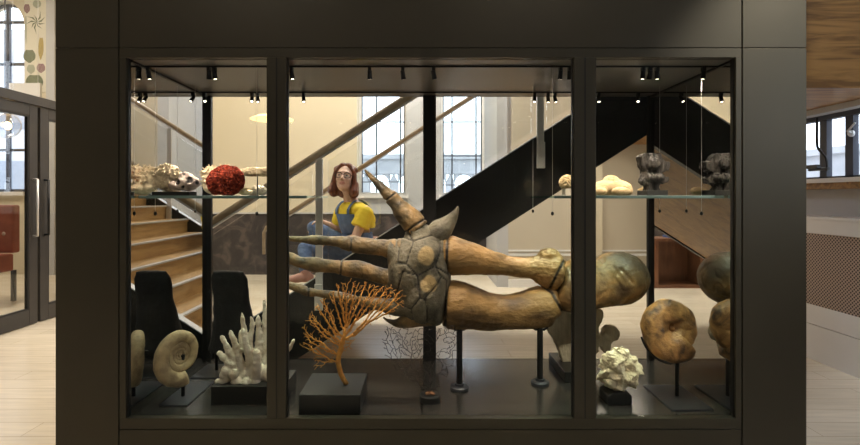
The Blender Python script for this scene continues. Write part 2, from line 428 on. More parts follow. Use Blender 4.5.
# radiator cover
t = thing('radiator_cover', (XR+.15, 5, 0), 'white radiator cover with brown perforated metal front below the right window', 'radiator cover')
M_mesh, nt, bb = newmat('perforated_metal'); bb.inputs['Roughness'].default_value = .5; bb.inputs['Metallic'].default_value = .3
tc = N(nt, 'ShaderNodeTexCoord'); mp = N(nt, 'ShaderNodeMapping'); mp.inputs['Rotation'].default_value = (math.radians(45), 0, 0); mp.inputs['Scale'].default_value = (1/UNIT,)*3
nt.links.new(tc.outputs['Object'], mp.inputs['Vector'])
ck = N(nt, 'ShaderNodeTexVoronoi'); ck.voronoi_dimensions = '2D'; sx = N(nt, 'ShaderNodeSeparateXYZ'); cx = N(nt, 'ShaderNodeCombineXYZ')
nt.links.new(mp.outputs['Vector'], sx.inputs[0]); nt.links.new(sx.outputs[1], cx.inputs[0]); nt.links.new(sx.outputs[2], cx.inputs[1]); ck.inputs['Scale'].default_value = 40; ck.inputs['Randomness'].default_value = 0
nt.links.new(cx.outputs[0], ck.inputs['Vector'])
cr = N(nt, 'ShaderNodeValToRGB'); e = cr.color_ramp.elements; e[0].position = .28; e[0].color = (.035,.025,.022,1); e[1].position = .42; e[1].color = (.40,.31,.27,1)
nt.links.new(ck.outputs['Distance'], cr.inputs['Fac']); nt.links.new(cr.outputs['Color'], bb.inputs['Base Color'])
obj('mesh_panel', MB().box(XR+.015, XR+.03, 2.6, 7.9, .54, 1.25), M_mesh, t)
obj('ledge', MB().box(XR, XW-.002, 2.5, 8.0, 1.25, 1.39).box(XR-.015, XW-.002, 2.5, 8.0, 1.39, 1.415), M_white, t, bevel=.004)
obj('base', MB().box(XR, XW-.002, 2.5, 8.0, 0, .345).box(XR, XW-.002, 2.5, 8.0, .352, .54), M_white, t)
obj('end_panel', MB().box(XR, XW-.002, 2.5, 2.6, .54, 1.25), M_white, t); obj('end_panel', MB().box(XR, XW-.002, 7.9, 8.0, .54, 1.25), M_white, t)

# ================================================================== the staircase
M_ = .64
def zt(x): return EYE-.10+M_*x          # top edge of the strings
def zl(x): return EYE-.63+M_*x          # lower edge
Y1, Y2 = 3.657, 6.2; XT = 2.93; X0 = -2.36
st = thing('staircase', (0.3, 4.8, 0), 'oak staircase with black steel strings and glass balustrade behind the display case', 'staircase')
def stringer(y0, y1, zt=zt):
    xa = -(EYE-.10)/M_ - .18
    xk = xa
    while zt(xk) < .06: xk += .01
    poly = [(xk-.2, 0), ((-(EYE-.63))/M_, 0), (XT, zl(XT)), (XT, zt(XT)), (xk, zt(xk)), (xk-.2, .06)]
    s = obj('stringer', MB().prism(poly, y0, y1), M_black, st)
    xs = -2.25
    obj('trim', MB().prism([(xs, zt(xs)), (XT, zt(XT)), (XT, zt(XT)+.009), (xs, zt(xs)+.009)], y0-.004, y1+.004), M_trim, s)
stringer(Y1, Y1+.06); stringer(Y2-.06, Y2, lambda x: zt(x)-.07)
def xn(n): return (.17*n-.03-1.61+.17)/.64
for n in range(1, 21):
    x = xn(n); z = .17*n-.03
    tr = obj('tread', MB().box(x, x+.2656+.03, Y1+.06, Y2-.06, z-.035, z), M_tread, st)
    obj('nosing', MB().box(x-.012, x+.03, Y1+.06, Y2-.06, z-.012, z+.003), M_trim, tr)
    obj('riser', MB().box(x+.018, x+.035, Y1+.06, Y2-.06, z-.17 if n > 1 else 0, z-.035), M_tread, st)
xs = -(EYE-.63)/M_+.1
obj('soffit', MB().prism([(xs, zl(xs)+.02), (XT, zl(XT)+.02), (XT, zl(XT)+.06), (xs, zl(xs)+.06)], Y1+.06, Y2-.06), M_soffit, st)

def zr(x): return EYE+.845+M_*x
def balustrade(y, xa, xb, posts, rr, yo, zr=zr):
    hr = MB().tube([(xa, y, zr(xa)), (xb, y, zr(xb))], rr, 14)
    hr.tube([(xa, y, zr(xa)), (xa-.03, y, zr(xa)-.06), (xa-.03, y, zr(xa)-.34)], rr*.8, 12)
    h = obj('handrail', hr, M_rail, st, smooth=True)
    obj('rail_channel', MB().prism([(xa, zr(xa)-rr-.02), (xb, zr(xb)-rr-.02), (xb, zr(xb)-rr+.012), (xa, zr(xa)-rr+.012)], y-.012, y+.012), M_steel, h)
    for x in posts:
        p = obj('post', MB().box(x-.027, x+.027, yo-.012, yo+.012, zt(x)-.24, zr(x)-rr-.02), M_steel, st, bevel=.004)
        obj('bracket', MB().box(x-.032, x+.032, yo+(.012 if yo > y else -.024), yo+(.02 if yo > y else -.012), zt(x)-.26, zt(x)-.06), M_steel, p, bevel=.003)
    edges = [xa+.05]+list(posts)+[xb]
    for a, b in zip(edges, edges[1:]):
        if b-a < .2: continue
        a += .06; b -= .06
        obj('glass_panel', MB().prism([(a, zt(a)+.05), (b, zt(b)+.05), (b, zr(b)-.1), (a, zr(a)-.1)], y-.006, y+.006), M_glass, st)
balustrade(Y1+.03, -2.05, XT, (-.787, .905, 2.55), .030, Y1-.014)
balustrade(Y2-.03, -2.02, XT, (-.98, .07, 1.12, 2.2), .026, Y2-.075, lambda x: zr(x)+.045)

# low open cabinet behind the stairs
M_cab = pm('cabinet_wood', (.20,.085,.04), (.14,.055,.025), scale=3, stretch=(6,6,1), rough=.5)
t = thing('low_cabinet', (-1.15, 8.6, 0), 'low reddish wooden cabinet with an open dark front behind the stairs', 'cabinet')
cx0, cx1, cy0, cy1 = -1.62, -.70, 8.4, 8.85
obj('carcass', MB().box(cx0, cx0+.09, cy0, cy1, 0, .83).box(cx1-.09, cx1, cy0, cy1, 0, .83).box(cx0+.09, cx1-.09, cy1-.03, cy1, .05, .83).box(cx0+.09, cx1-.09, cy0, cy1, 0, .05), M_cab, t)
obj('top', MB().box(cx0-.02, cx1+.02, cy0-.02, cy1, .83, .88), M_cab, t)
o = obj('leaflet_stack', MB().box(-1.30, -1.02, 8.5, 8.72, .88, .92).box(-1.27, -1.06, 8.52, 8.7, .92, .95), pm('blue_card', (.05,.10,.28), (.06,.12,.32)))
tag(o, 'small stack of blue leaflets on the low wooden cabinet', 'leaflets')

# hanging lamp with a flat saucer shade
t = thing('pendant_lamp', (PX(272, 8.4), 8.4, PZ(118, 8.4)), 'pendant lamp with a flat glowing saucer shade hanging left of the tall windows', 'lamp')
lx, ly, lz = PX(272, 8.4), 8.4, PZ(118, 8.4)
obj('shade', MB().lathe([(.02,.07),(.10,.06),(.26,.03),(.37,-.02),(.37,-.035),(.25,-.05),(.02,-.06)], (lx,ly,lz), 32), emis('lamp_shade_glow', (1,.72,.38), 1.2), t, smooth=True)
obj('cord', MB().tube([(lx,ly,lz+.06),(lx,ly,TOP)], .006, 6), M_black, t)

# ------------------------------------------------------------------ the room beyond the glazed doors
M_leather = pm('red_leather', (.22,.05,.025), (.28,.07,.035), scale=6, rough=.45)
def bench():
    x, y = PX(-3, 7.3), 7.3; s = F/7.3
    t = thing('leather_bench', (x, y, 0), 'reddish brown buttoned leather bench seen through the left glazed door', 'bench')
    x0, x1 = x-.75, PX(13, 7.3)
    zt_, zb_ = PZ(205, 7.3), PZ(252, 7.3)
    bk = obj('backrest', MB().box(x0, x1, y, y+.14, zb_-.02, zt_), M_leather, t, bevel=.03)
    for i in range(5):
        bx = x1-.14-i*.25; bt = obj('button', MB().ell((bx, y-.004, (zt_+zb_)/2-.08), .03, .012, .03, 10, 6), pm('button_pale', (.5,.4,.33)) if 'button_pale' not in MATS else MATS['button_pale'], bk)
    obj('seat', MB().box(x0, x1+.02, y-.5, y, .48, zb_-.02), M_leather, t, bevel=.03)
    for lx in (x0+.06, x1-.06):
        for l2 in (y-.45, y+.08): obj('leg', MB().box(lx-.025, lx+.025, l2-.025, l2+.025, 0, .48), M_black, t)
    obj('base_rail', MB().box(x0+.03, x1-.03, y-.47, y-.43, .40, .48), M_black, t)
bench()
t = thing('globe_pendant', (PX(5,6.9), 6.9, PZ(125,6.9)), 'clear glass globe pendant lamp with a lit bulb behind the left door', 'lamp')
gx, gy, gz = PX(5,6.9), 6.9, PZ(125,6.9)
obj('globe', MB().ell((gx,gy,gz), .19, .19, .19, 28, 18), glass('globe_glass', (.86,.88,.9), .06, 1.6), t, smooth=True)
obj('bulb', MB().ell((gx+.04,gy,gz-.01), .045, .045, .06), emis('bulb_glow', (1,.62,.25), 9), t, smooth=True)
obj('cord', MB().tube([(gx,gy,gz+.18),(gx,gy,TOP)], .008, 6), M_black, t)
obj('cap', MB().lathe([(.05,.0),(.05,.05),(.015,.09)], (gx,gy,gz+.165), 16), M_black, t, smooth=True)
# hanging with botanical pictures beside the arched window
def banner():
    yb = YB-.03
    x0, x1 = PX(24.5, yb), PX(46, yb); z0, z1 = PZ(92, yb), PZ(-26, yb)
    t = thing('botanical_banner', ((x0+x1)/2, yb, z0), 'cream wall hanging printed with vegetables beside the arched window', 'wall hanging')
    obj('cloth', MB().box(x0, x1, yb, yb+.015, z0, z1), pm('banner_cloth', (.68,.64,.52), (.72,.68,.57), scale=4, rough=.9), t)
    cols = dict(g=pm('print_green', (.07,.10,.05), (.13,.16,.08), scale=30, lo=.4, hi=.6), y=pm('print_yellow', (.42,.31,.07), (.32,.23,.06), scale=40), p=pm('print_purple', (.17,.07,.08), (.30,.17,.18), scale=30), w=pm('print_pale', (.36,.38,.28)))
    def leaf(px, py, rx, ry, c, name, rot=0):
        s = F/yb; K = 18; a = math.radians(rot)
        pts = []
        for i in range(K):
            th = 2*math.pi*i/K; u = 1.18*rx*math.cos(th); v = 1.15*ry*math.sin(th)*(1+.12*math.sin(5*th))
            pts.append((PX(px+u*math.cos(a)-v*math.sin(a), yb), PZ(py+u*math.sin(a)+v*math.cos(a), yb)))
        return obj(name, MB().prism(pts, yb-.004, yb), cols[c], t)
    leaf(27, 8.5, 2.6, 4, 'p', 'printed_radish')
    st_ = MB()
    for a in range(0, 360, 40):
        x, z = PX(36.5, yb), PZ(22, yb); aa = math.radians(a+10)
        L = .20+.05*math.sin(a)
        st_.prism([(x, z), (x+.5*L*math.cos(aa)-.018*math.sin(aa), z+.5*L*math.sin(aa)+.018*math.cos(aa)), (x+L*math.cos(aa+.35), z+L*math.sin(aa+.35)), (x+.5*L*math.cos(aa)+.012*math.sin(aa), z+.5*L*math.sin(aa)-.012*math.cos(aa))], yb-.004, yb)
    obj('printed_leaves', st_, cols['g'], t)
    leaf(41, 48, 2.2, 9.5, 'y', 'printed_corn_cob', 2)
    leaf(29.5, 56, 5.2, 5.6, 'g', 'printed_artichoke'); leaf(41, 68, 3.6, 4, 'p', 'printed_garlic')
    leaf(34.5, 82, 7.5, 6.5, 'g', 'printed_cabbage')
    leaf(26, 29, .6, 12, 'w', 'printed_stem'); leaf(31, 69, 3.4, 4, 'w', 'printed_fennel'); leaf(37, 4, 3.5, 3.5, 'w', 'printed_mushroom')
banner()
struct('trim_4', MB().box(PX(47.5, YB-.06), PX(56, YB-.06), YB-.1, YB, 0, TOP), M_wallgrey)
xx = [PX(9, 8.2), PX(40, 8.2)]
o = obj('white_board', MB().box(xx[0], xx[1], 8.2, 8.24, PZ(112, 8.2), PZ(83, 8.2)), M_white); tag(o, 'plain white board seen through the glass above the left doors', 'board')
obj('hanger', MB().tube([(xx[0]+.05, 8.22, PZ(83,8.2)), (xx[0]+.05, 8.22, TOP)], .004, 6).tube([(xx[1]-.05, 8.22, PZ(83,8.2)), (xx[1]-.05, 8.22, TOP)], .004, 6), M_steel, o).location = (0,0,0)

# ================================================================== the display case
XML, XMR = -1.59, 1.693; YG = 2.6; YK = 3.528; ZF = .403; ZC = 2.358; YP = 2.56
X_ = lambda px: PX(px, YP); Z_ = lambda py: PZ(py, YP)
cs = thing('display_case', (.05, 3.05, 0), 'large dark bronze museum display case with three glazed bays', 'display case')
g = .004; ZTOP = 3.3
cols_ = [(55, 118.6), (119, 742), (742.4, 807)]
def panel(x0, x1, z0, z1): obj('cladding_panel', MB().box(x0+g/2, x1-g/2, YP, YP+.03, z0, z1), M_bronze, cs, bevel=.0025)
for a, b in cols_:
    panel(X_(a), X_(b), Z_(47.6), ZTOP)
panel(X_(55), X_(118.6), .04, Z_(48.2)); panel(X_(742.4), X_(807), .04, Z_(48.2))
panel(X_(119), X_(742), .04, Z_(429.6))
zt1, zt0, zb1, zb0 = Z_(48.2), Z_(57.5), Z_(418.5), Z_(429)
obj('frame_rail', MB().box(X_(119)+g/2, X_(742)-g/2, YP, 2.6, zt0, zt1), M_bronze, cs, bevel=.002)
obj('frame_rail', MB().box(X_(119)+g/2, X_(742)-g/2, YP, 2.6, zb0, zb1), M_bronze, cs, bevel=.002)
for a, b in ((119, 126), (266.5, 286.5), (573.8, 596.3), (735.5, 742)):
    m = obj('mullion', MB().box(X_(a)+g/2, X_(b)-g/2, YP, 2.6, zb1, zt0), M_bronze, cs, bevel=.002)
    if 200 < a < 700:
        obj('groove', MB().box(X_((a+b)/2)-.0035, X_((a+b)/2)+.0035, YP-.0012, YP+.002, zb1, zt0), M_black, m)
for a, b in ((126, 266.5), (286.5, 573.8), (596.3, 735.5)):
    obj('front_pane', MB().box(X_(a)+.003, X_(b)-.003, 2.582, 2.59, zb1+.002, zt0-.002), M_glassfront, cs)
    obj('seal', MB().box(X_(a), X_(a)+.004, 2.575, 2.598, zb1, zt0), M_black, cs); obj('seal', MB().box(X_(b)-.004, X_(b), 2.575, 2.598, zb1, zt0), M_black, cs)
# carcass
obj('plinth_body', MB().box(X_(56), X_(806), 2.592, 3.56, 0, ZF-.02), M_black, cs)
obj('case_floor', MB().box(XML, XMR, 2.6, YK+.03, ZF-.02, ZF), M_casefloor, cs)
obj('case_ceiling', MB().box(XML, XMR, 2.6, YK+.03, ZC, ZC+.03), M_caseceil, cs)
obj('top_body', MB().box(X_(56), X_(806), 2.592, 3.56, ZC+.03, ZTOP), M_black, cs)
obj('end_body', MB().box(X_(56), XML-.008, 2.592, 3.56, ZF-.02, ZC+.03), M_bronze_in, cs)
obj('end_body', MB().box(XMR+.008, X_(806), 2.592, 3.56, ZF-.02, ZC+.03), M_bronze_in, cs)
m_, nt, bb = newmat('mirror'); bb.inputs['Base Color'].default_value = (.72,.72,.71,1); bb.inputs['Metallic'].default_value = 1; bb.inputs['Roughness'].default_value = .0
obj('mirror', MB().box(XML-.008, XML, 2.6, YK, ZF, ZC), m_, cs); obj('mirror', MB().box(XMR, XMR+.008, 2.6, YK, ZF, ZC), m_, cs)
obj('back_pane', MB().box(XML+.02, .0, YK-.004, YK+.004, ZF, ZC), M_glassback, cs); obj('back_pane', MB().box(.112, XMR-.02, YK-.004, YK+.004, ZF, ZC), M_glassback, cs)
obj('corner_post', MB().box(XML, XML+.032, YK-.015, YK+.015, ZF, ZC), M_black, cs); obj('corner_post', MB().box(XMR-.022, XMR, YK-.015, YK+.015, ZF, ZC), M_black, cs)
obj('column', MB().box(.0075, .104, YK-.03, YK+.06, ZF, ZC), M_black, cs, bevel=.004)
obj('track', MB().box(XML, XMR, 2.712, 2.728, ZC-.008, ZC), M_black, cs); obj('track', MB().box(XML, XMR, 3.382, 3.398, ZC-.008, ZC), M_black, cs)

obj('mirror_trim', MB().box(XML, XML+.008, 2.6, YK, ZC-.012, ZC), M_black, cs); obj('mirror_trim', MB().box(XMR-.008, XMR, 2.6, YK, ZC-.012, ZC), M_black, cs)
# spotlights on the two tracks
M_lens = emis('spot_lens', (1,.88,.68), 7)
SPOTS = []
def make_spot(px, Y, label, dark, aim):
    x = PX(px, Y); z = ZC-.008
    t = thing('spotlight', (x, Y, z), label, 'spotlight', 'spotlights on the case ceiling tracks')
    obj('track_clip', MB().box(x-.009, x+.009, Y-.012, Y+.012, z-.022, z), M_black, t)
    d = (Vector(aim)-Vector((x,Y,z-.045))).normalized(); c = Vector((x,Y,z-.036))
    hd = obj('lamp_head', MB().tube([c-d*.02, c-d*.018, c+d*.02, c+d*.03], [.008,.012,.0135,.0145], 16), M_black, t, smooth=False)
    obj('lens', MB().tube([c+d*.0295, c+d*.0303], [.0085,.0085], 16), M_lens, hd)
    L = bpy.data.lights.new('spotlight_beam', 'SPOT'); L.energy = dark; L.color = (1,.84,.66); L.spot_size = math.radians(75); L.spot_blend = .7; L.shadow_soft_size = .02
    lo = bpy.data.objects.new('beam', L); COL.objects.link(lo); lo.parent = t
    lo.location = c+d*.04-Vector(t.location); lo.rotation_euler = d.to_track_quat('-Z','Y').to_euler()
FR, BK = 2.72, 3.39
E = 22
for px, Y, lab, aim in [
 (148.7, FR, 'black spotlight above the ammonite in the left bay, alone on the front track', (-1.42, 2.95, .7)),
 (209, FR, 'left of the paired spotlights on the front track, left bay', (-1.30, 2.95, 1.6)),
 (214.5, FR, 'right of the paired spotlights on the front track, left bay', (-1.0, 2.9, .6)),
 (204.5, BK, 'black spotlight on the back track of the left bay beside the mirrored end', (-1.3, 3.0, 1.6)),
 (252, BK, 'left of the paired spotlights on the back track, left bay', (-1.1, 3.0, 1.6)),
 (257.5, BK, 'right of the paired spotlights on the back track, left bay', (-.9, 2.9, .7)),
 (291.7, FR, 'black spotlight at the left end of the front track in the middle bay', (-.5, 2.85, .6)),
 (369.8, FR, 'black spotlight on the front track above the raised arm of the giant model', (-.3, 3.0, 1.2)),
 (402.8, FR, 'black spotlight on the front track second left of the dark column', (0.05, 3.05, 1.2)),
 (433.5, FR, 'black spotlight on the front track right at the dark column', (.3, 3.05, 1.2)),
 (560.5, FR, 'left of two spotlights at the right end of the front track, middle bay', (.75, 3.05, 1.1)),
 (569.5, FR, 'right of two spotlights at the right end of the front track, middle bay', (1.05, 3.33, .72)),
 (303.6, BK, 'black spotlight at the left end of the back track in the middle bay', (-.7, 3.0, 1.2)),
 (534.7, BK, 'leftmost of three black spotlights on the back track near the steel post', (.6, 3.0, 1.1)),
 (548, BK, 'middle one of three black spotlights on the back track near the steel post', (.95, 3.3, .7)),
 (555, BK, 'rightmost of three black spotlights on the back track near the steel post', (1.2, 3.2, .9)),
 (643, FR, 'leftmost of three black spotlights on the front track of the right bay', (1.2, 2.9, .6)),
 (650, FR, 'middle one of three black spotlights on the front track of the right bay', (1.3, 3.0, 1.6)),
 (657, FR, 'rightmost of three black spotlights on the front track of the right bay', (1.5, 2.88, .8)),
 (703.5, FR, 'black spotlight alone on the front track above the right ammonite', (1.52, 2.9, .8)),
 (598.5, BK, 'black spotlight on the back track of the right bay next to the mullion', (1.25, 3.05, 1.3)),
 (638, BK, 'black spotlight on the back track of the right bay above the dark fossil wood', (1.4, 3.05, 1.6))]:
    make_spot(px, Y, lab, E, aim)

# glass shelves hung on wires
def shelf(x0, x1, label, wires):
    t = thing('glass_shelf', ((x0+x1)/2, 3.05, EYE-.01), label, 'shelf')
    obj('shelf_plate', MB().box(x0, x1, 2.655, 3.24, EYE-.006, EYE+.006), M_shelf, t)
    obj('polished_edge', MB().box(x0, x1, 2.647, 2.655, EYE-.008, EYE+.008), M_shelfedge, t, bevel=.002)
    for x in wires:
        for y in (2.73, 3.21):
            w = obj('hanging_wire', MB().tube([(x, y, ZC), (x, y, EYE-.09)], .0009, 6), M_steel, t)
            obj('wire_weight', MB().ell((x, y, EYE-.095), .009, .009, .012, 10, 6), M_black, w, smooth=True)
shelf(XML+.012, PX(311, 2.75), 'left glass shelf with white and red corals', (PX(258, 2.75), XML+.06))
shelf(PX(549.5, 2.75), XMR-.012, 'right glass shelf with dark fossil wood and pale corals', (PX(551.5, 2.75), XMR-.09))
# ================================================================== the exhibits
V = Vector
def setattr_f(me, name, fn):
    a = me.attributes.new(name, 'FLOAT', 'POINT')
    a.data.foreach_set('value', [fn(v.co, v.normal) for v in me.vertices])
def smooth(me):
    for p in me.polygons: p.use_smooth = True
    return me

# ------------------------------------------------------------------ the giant model
YM = 3.05; SM = F/YM
def tilt(px): return max(0, min(.15, (px-455)/165*.15))      # the stalks lean back towards the bulb
def W(px, py, dy=0): return P(px, py, YM+tilt(px)+dy)
def limb(pts, per=5, n=18, dy=None):
    """pts (px, py, half thickness px[, depth offset m])"""
    pts = [tuple(p)+((0,) if len(p) == 3 else ()) for p in pts]
    sm = catmull(pts, per)
    return MB().tube([W(p[0], p[1], p[3]) for p in sm], [max(p[2], .4)/F*(YM+tilt(p[0])) for p in sm], n)
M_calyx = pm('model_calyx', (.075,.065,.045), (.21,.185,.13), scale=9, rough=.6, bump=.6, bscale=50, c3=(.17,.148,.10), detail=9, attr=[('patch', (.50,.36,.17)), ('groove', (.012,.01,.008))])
M_arm = pm('model_arm', (.31,.19,.075), (.05,.037,.02), scale=9, rough=.5, bump=.6, bscale=45, c3=(.17,.115,.052), detail=9, attr=[('groove', (.012,.01,.008))])
M_leg = pm('model_stalk', (.40,.235,.085), (.12,.068,.026), scale=6, stretch=(.7,1,1.6), rough=.45, bump=.6, bscale=40, detail=10, c3=(.30,.175,.06), attr=[('groove', (.012,.01,.008))])
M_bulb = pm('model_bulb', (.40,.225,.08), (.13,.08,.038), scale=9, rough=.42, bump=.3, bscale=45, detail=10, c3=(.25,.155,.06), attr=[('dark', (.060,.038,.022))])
md = thing('fossil_model', W(440, 330), 'giant brown plated creature model with long arms lying sideways across the middle bay', 'fossil model')

# calyx: a plated body, blended from blobs
cb = MB()
cb.ell(W(424, 256), 27/SM, .17, 25/SM, 28, 18); cb.ell(W(424, 292), 27/SM, .17, 32/SM, 28, 18)
cb.ell(W(412, 272), 24/SM, .16, 38/SM, 28, 18); cb.ell(W(432, 276), 19/SM, .165, 44/SM, 28, 18)
cb.ell(W(438, 254), 12/SM, .11, 20/SM); cb.ell(W(436, 303), 12/SM, .13, 23/SM)
cb.join(limb([(410,226,9),(417,232,12),(428,242,14)])); cb.join(limb([(388,251,11.5),(402,252,13),(415,256,14)])); cb.join(limb([(388,279,9.5),(400,281,11),(412,285,13)]))
cb.join(limb([(384,306,6.5),(396,307,9),(412,305,12)]))
calyx = remesh(cb, .009, 10)
PLATES = [[(413.8,241),(440,232),(440,252),(435,266),(417.6,275.5),(406,264),(413.8,241)], [(440,232),(452,236)], [(452,236),(448,274)], [(448,274),(436,267)],
  [(412,240),(406,222)], [(404,228),(413,241)], [(440,232),(431,214)], [(400,239),(398,262)], [(398,262),(406,264)], [(413,241),(400,236)],
  [(417.6,276),(420,298),(424,299.5),(438,283),(441,277),(435,266)], [(403,271),(397,292)], [(396,264),(406,264)], [(403,271),(417.6,276)], [(420,298),(411,309)], [(411,309),(395,302)],
  [(411,309),(414,324)], [(426,300),(427.5,326)], [(441,277),(447,280)], [(424,299.5),(426,300)], [(447,280),(444,328)]]
def seg_d(px, py, a, b):
    ax, ay = a; bx, by = b; dx, dy = bx-ax, by-ay
    t = max(0, min(1, ((px-ax)*dx+(py-ay)*dy)/(dx*dx+dy*dy)))
    return math.hypot(px-ax-t*dx, py-ay-t*dy)
def topx(co):            # direction of a point, used to lay out the plate joints
    return CX+co.x*F/co.y, CY+(EYE-co.z)*F/co.y
def groove(co):
    x, y = topx(co); d = min(seg_d(x, y, a, b) for pl in PLATES for a, b in zip(pl, pl[1:]))
    return d
_g = {}
def groove_depth(co, n):
    d = groove(co); return -.009*max(0, 1-d/1.5) + .002*fbm(co, 14) + .0015*fbm(co, 45)
displace(calyx, groove_depth)
setattr_f(calyx, 'groove', lambda co, n: max(0, min(1, 1.45-groove(co)/.62)))
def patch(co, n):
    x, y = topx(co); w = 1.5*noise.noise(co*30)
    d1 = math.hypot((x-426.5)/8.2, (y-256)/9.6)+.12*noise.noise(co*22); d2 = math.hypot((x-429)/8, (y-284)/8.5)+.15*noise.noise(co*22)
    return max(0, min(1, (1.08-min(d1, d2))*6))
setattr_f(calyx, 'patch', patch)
obj('calyx', smooth(calyx), M_calyx, md)

def ring_attr(me, rings, w=.8):
    """dark joint rings: list of ((x1,y1),(x2,y2)) lines on the model plane"""
    def f(co, n):
        x, y = topx(co); d = min(seg_d(x, y, a, b) for a, b in rings); return max(0, min(1, 1.6-d/w))
    displace(me, lambda co, n: -.008*f(co, n)); setattr_f(me, 'groove', f)
def arm(pts, rings, name='arm'):
    me = remesh(limb(pts), .0075, 3); displace(me, lambda co, n: .0035*fbm(co, 22))
    ring_attr(me, rings); return obj(name, smooth(me), M_arm, md)
arm([(364.5,169.5,1.2),(370,176,2.6),(378,184,4),(388,194.5,6),(391,197,7.4),(396,203,7.6),(404,213,10.5),(412,221,12),(418,229,12)], [((385,201),(395,193)),((405,232),(425,219))])
arm([(281,237.5,2.2),(290,238.5,2.6),(303,239.5,3.4),(314,240,5.2),(322,240.5,5.0),(337,241.5,5.2),(346,243,7.4),(356,244.5,8.6),(370,246.5,8.2),(384,248,8.6),(396,250,12),(402,251,13)], [((350.5,252),(351.5,234)),((397,235),(395,266))])
arm([(280,252,3.4),(290,258,5.8),(300,262,5.4),(314,264.5,7.6),(323,265.5,6.8),(334,266.5,6.4),(345,268,8),(360,269.5,8.8),(372,273,8),(386,277,8.4),(398,279,10.5)], [((342,258),(340,278)),((393,270),(390,292))])
arm([(281,281.5,2.2),(290,285,3.6),(301,289,4.6),(310,292,4.8),(318,293,3.8),(330,295,4.6),(344,297.5,5.2),(356,300,4.6),(372,303,5.6),(388,306,7.4),(396,307,8)], [((309,285),(308,300)),((358,294),(357,307))])
# upper lobe and lower barb
me = remesh(limb([(458,205.5,1.2),(457,210,2.6),(453,217,5.4),(447,224,9),(440,231,12),(434,238,12)]), .0075, 4); displace(me, lambda co, n: .004*fbm(co, 18))
setattr_f(me, 'groove', lambda co, n: 0); setattr_f(me, 'patch', lambda co, n: 0); obj('upper_lobe', smooth(me), M_calyx, md)
me = remesh(limb([(383,317,.9),(388,320.5,2),(396,323,4),(406,321,7.5),(418,316,11),(428,312,14)]), .0075, 4); displace(me, lambda co, n: .003*fbm(co, 22))
setattr_f(me, 'groove', lambda co, n: 0); obj('barb', smooth(me), M_arm, md)
# stalks
up = limb([(443,255,18.5),(449,255,19.5),(456,256.5,19),(470,259,16.5),(486,262,13),(505,265.5,10.4),(522,267.5,10),(533,268,11.5),(543,270,16),(552,271,19),(558,272,17)])
up.ell(W(549, 255), 11/SM, .07, 7/SM).ell(W(557, 261), 8/SM, .07, 7/SM).ell(W(546, 284), 6/SM, .06, 6/SM)
me = remesh(up, .009, 4); displace(me, lambda co, n: .005*fbm(co, 9)+.003*fbm(co, 30)+(.006*fbm(co, 40) if co.x > PX(533, YM) else 0))
ring_attr(me, [((566,256),(549.5,289)), ((447.5,236),(446,276))], 1.3); obj('upper_stalk', smooth(me), M_leg, md)
lo = limb([(444,303.5,22.5),(450,304,24),(458,305,24),(472,308,22),(488,311.5,19),(505,312,17.6),(522,310.5,18.5),(536,307.5,20.5),(548,305,19.5),(558,306,11),(562,307,7)])
me = remesh(lo, .009, 4); displace(me, lambda co, n: .005*fbm(co, 8)+.003*fbm(co, 30))
ring_attr(me, [((447,279),(445,329)), ((540,284),(552,293)), ((552,293),(565,316))], 1.3); obj('lower_stalk', smooth(me), M_leg, md)
# neck and bulb on the right
nb = limb([(557,283,19),(566,286,25),(578,286,26.5),(592,285,24),(603,283,24),(612,280,27)])
nb.ell(W(618, 278), 31/SM, .19, 28/SM, 32, 20).ell(W(606, 288), 22/SM, .16, 19/SM).ell(W(622, 292), 16/SM, .14, 13/SM)
me = remesh(nb, .01, 6)
def bulb_d(co, n):
    x, y = topx(co)
    d = .003*fbm(co, 8)+.0015*fbm(co, 35)
    cr = abs(noise.noise(co*13)); d -= .008*max(0, 1-cr*14)
    ln = seg_d(x, y, (620,268), (633,283)); d -= .012*max(0, 1-ln/1.6)
    return d
displace(me, bulb_d)
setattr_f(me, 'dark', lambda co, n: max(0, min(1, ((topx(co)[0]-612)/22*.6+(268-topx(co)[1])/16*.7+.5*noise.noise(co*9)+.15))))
obj('bulb', smooth(me), M_bulb, md)

def post(px, py_top, Y, label, r=.019):
    x = PX(px, Y); zt0_ = PZ(py_top, Y)
    t = thing('support_post', (x, Y, ZF), label, 'post', 'posts under the giant model')
    obj('shaft', MB().lathe([(r, ZF+.02), (r, zt0_)], (x, Y, 0), 20), M_black, t, smooth=False)
    obj('foot', MB().lathe([(.058, ZF), (.058, ZF+.014), (.05, ZF+.02), (.03, ZF+.022), (.028, ZF+.034)], (x, Y, 0), 28), M_plate, t)
    obj('cradle', MB().tube([V((x-.05, Y, zt0_+.0)), V((x-.03, Y, zt0_-.016)), V((x+.03, Y, zt0_-.016)), V((x+.05, Y, zt0_))], .008, 8), M_black, t)
post(459.5, 327, 3.0, 'left black metal post under the thick lower stalk of the giant model')
post(540, 327, 3.08, 'right black metal post under the end of the thick lower stalk')

# ------------------------------------------------------------------ plinths
def plinth(name, x0, x1, y0, y1, h, label):
    o = obj(name, MB().box(x0, x1, y0, y1, ZF, ZF+h), M_plinth, bevel=.003, base=((x0+x1)/2, (y0+y1)/2, ZF))
    return tag(o, label, 'plinth')
plinth('plinth', -.685, -.343, 2.645, 2.975, .107, 'black box plinth under the orange sea fan')
plinth('plinth', -1.227, -.80, 2.763, 3.03, .107, 'black box plinth under the white branching coral')
plinth('plinth', .93, 1.115, 3.1, 3.5, .065, 'low black plinth under the flat pale fossil bone at the back')

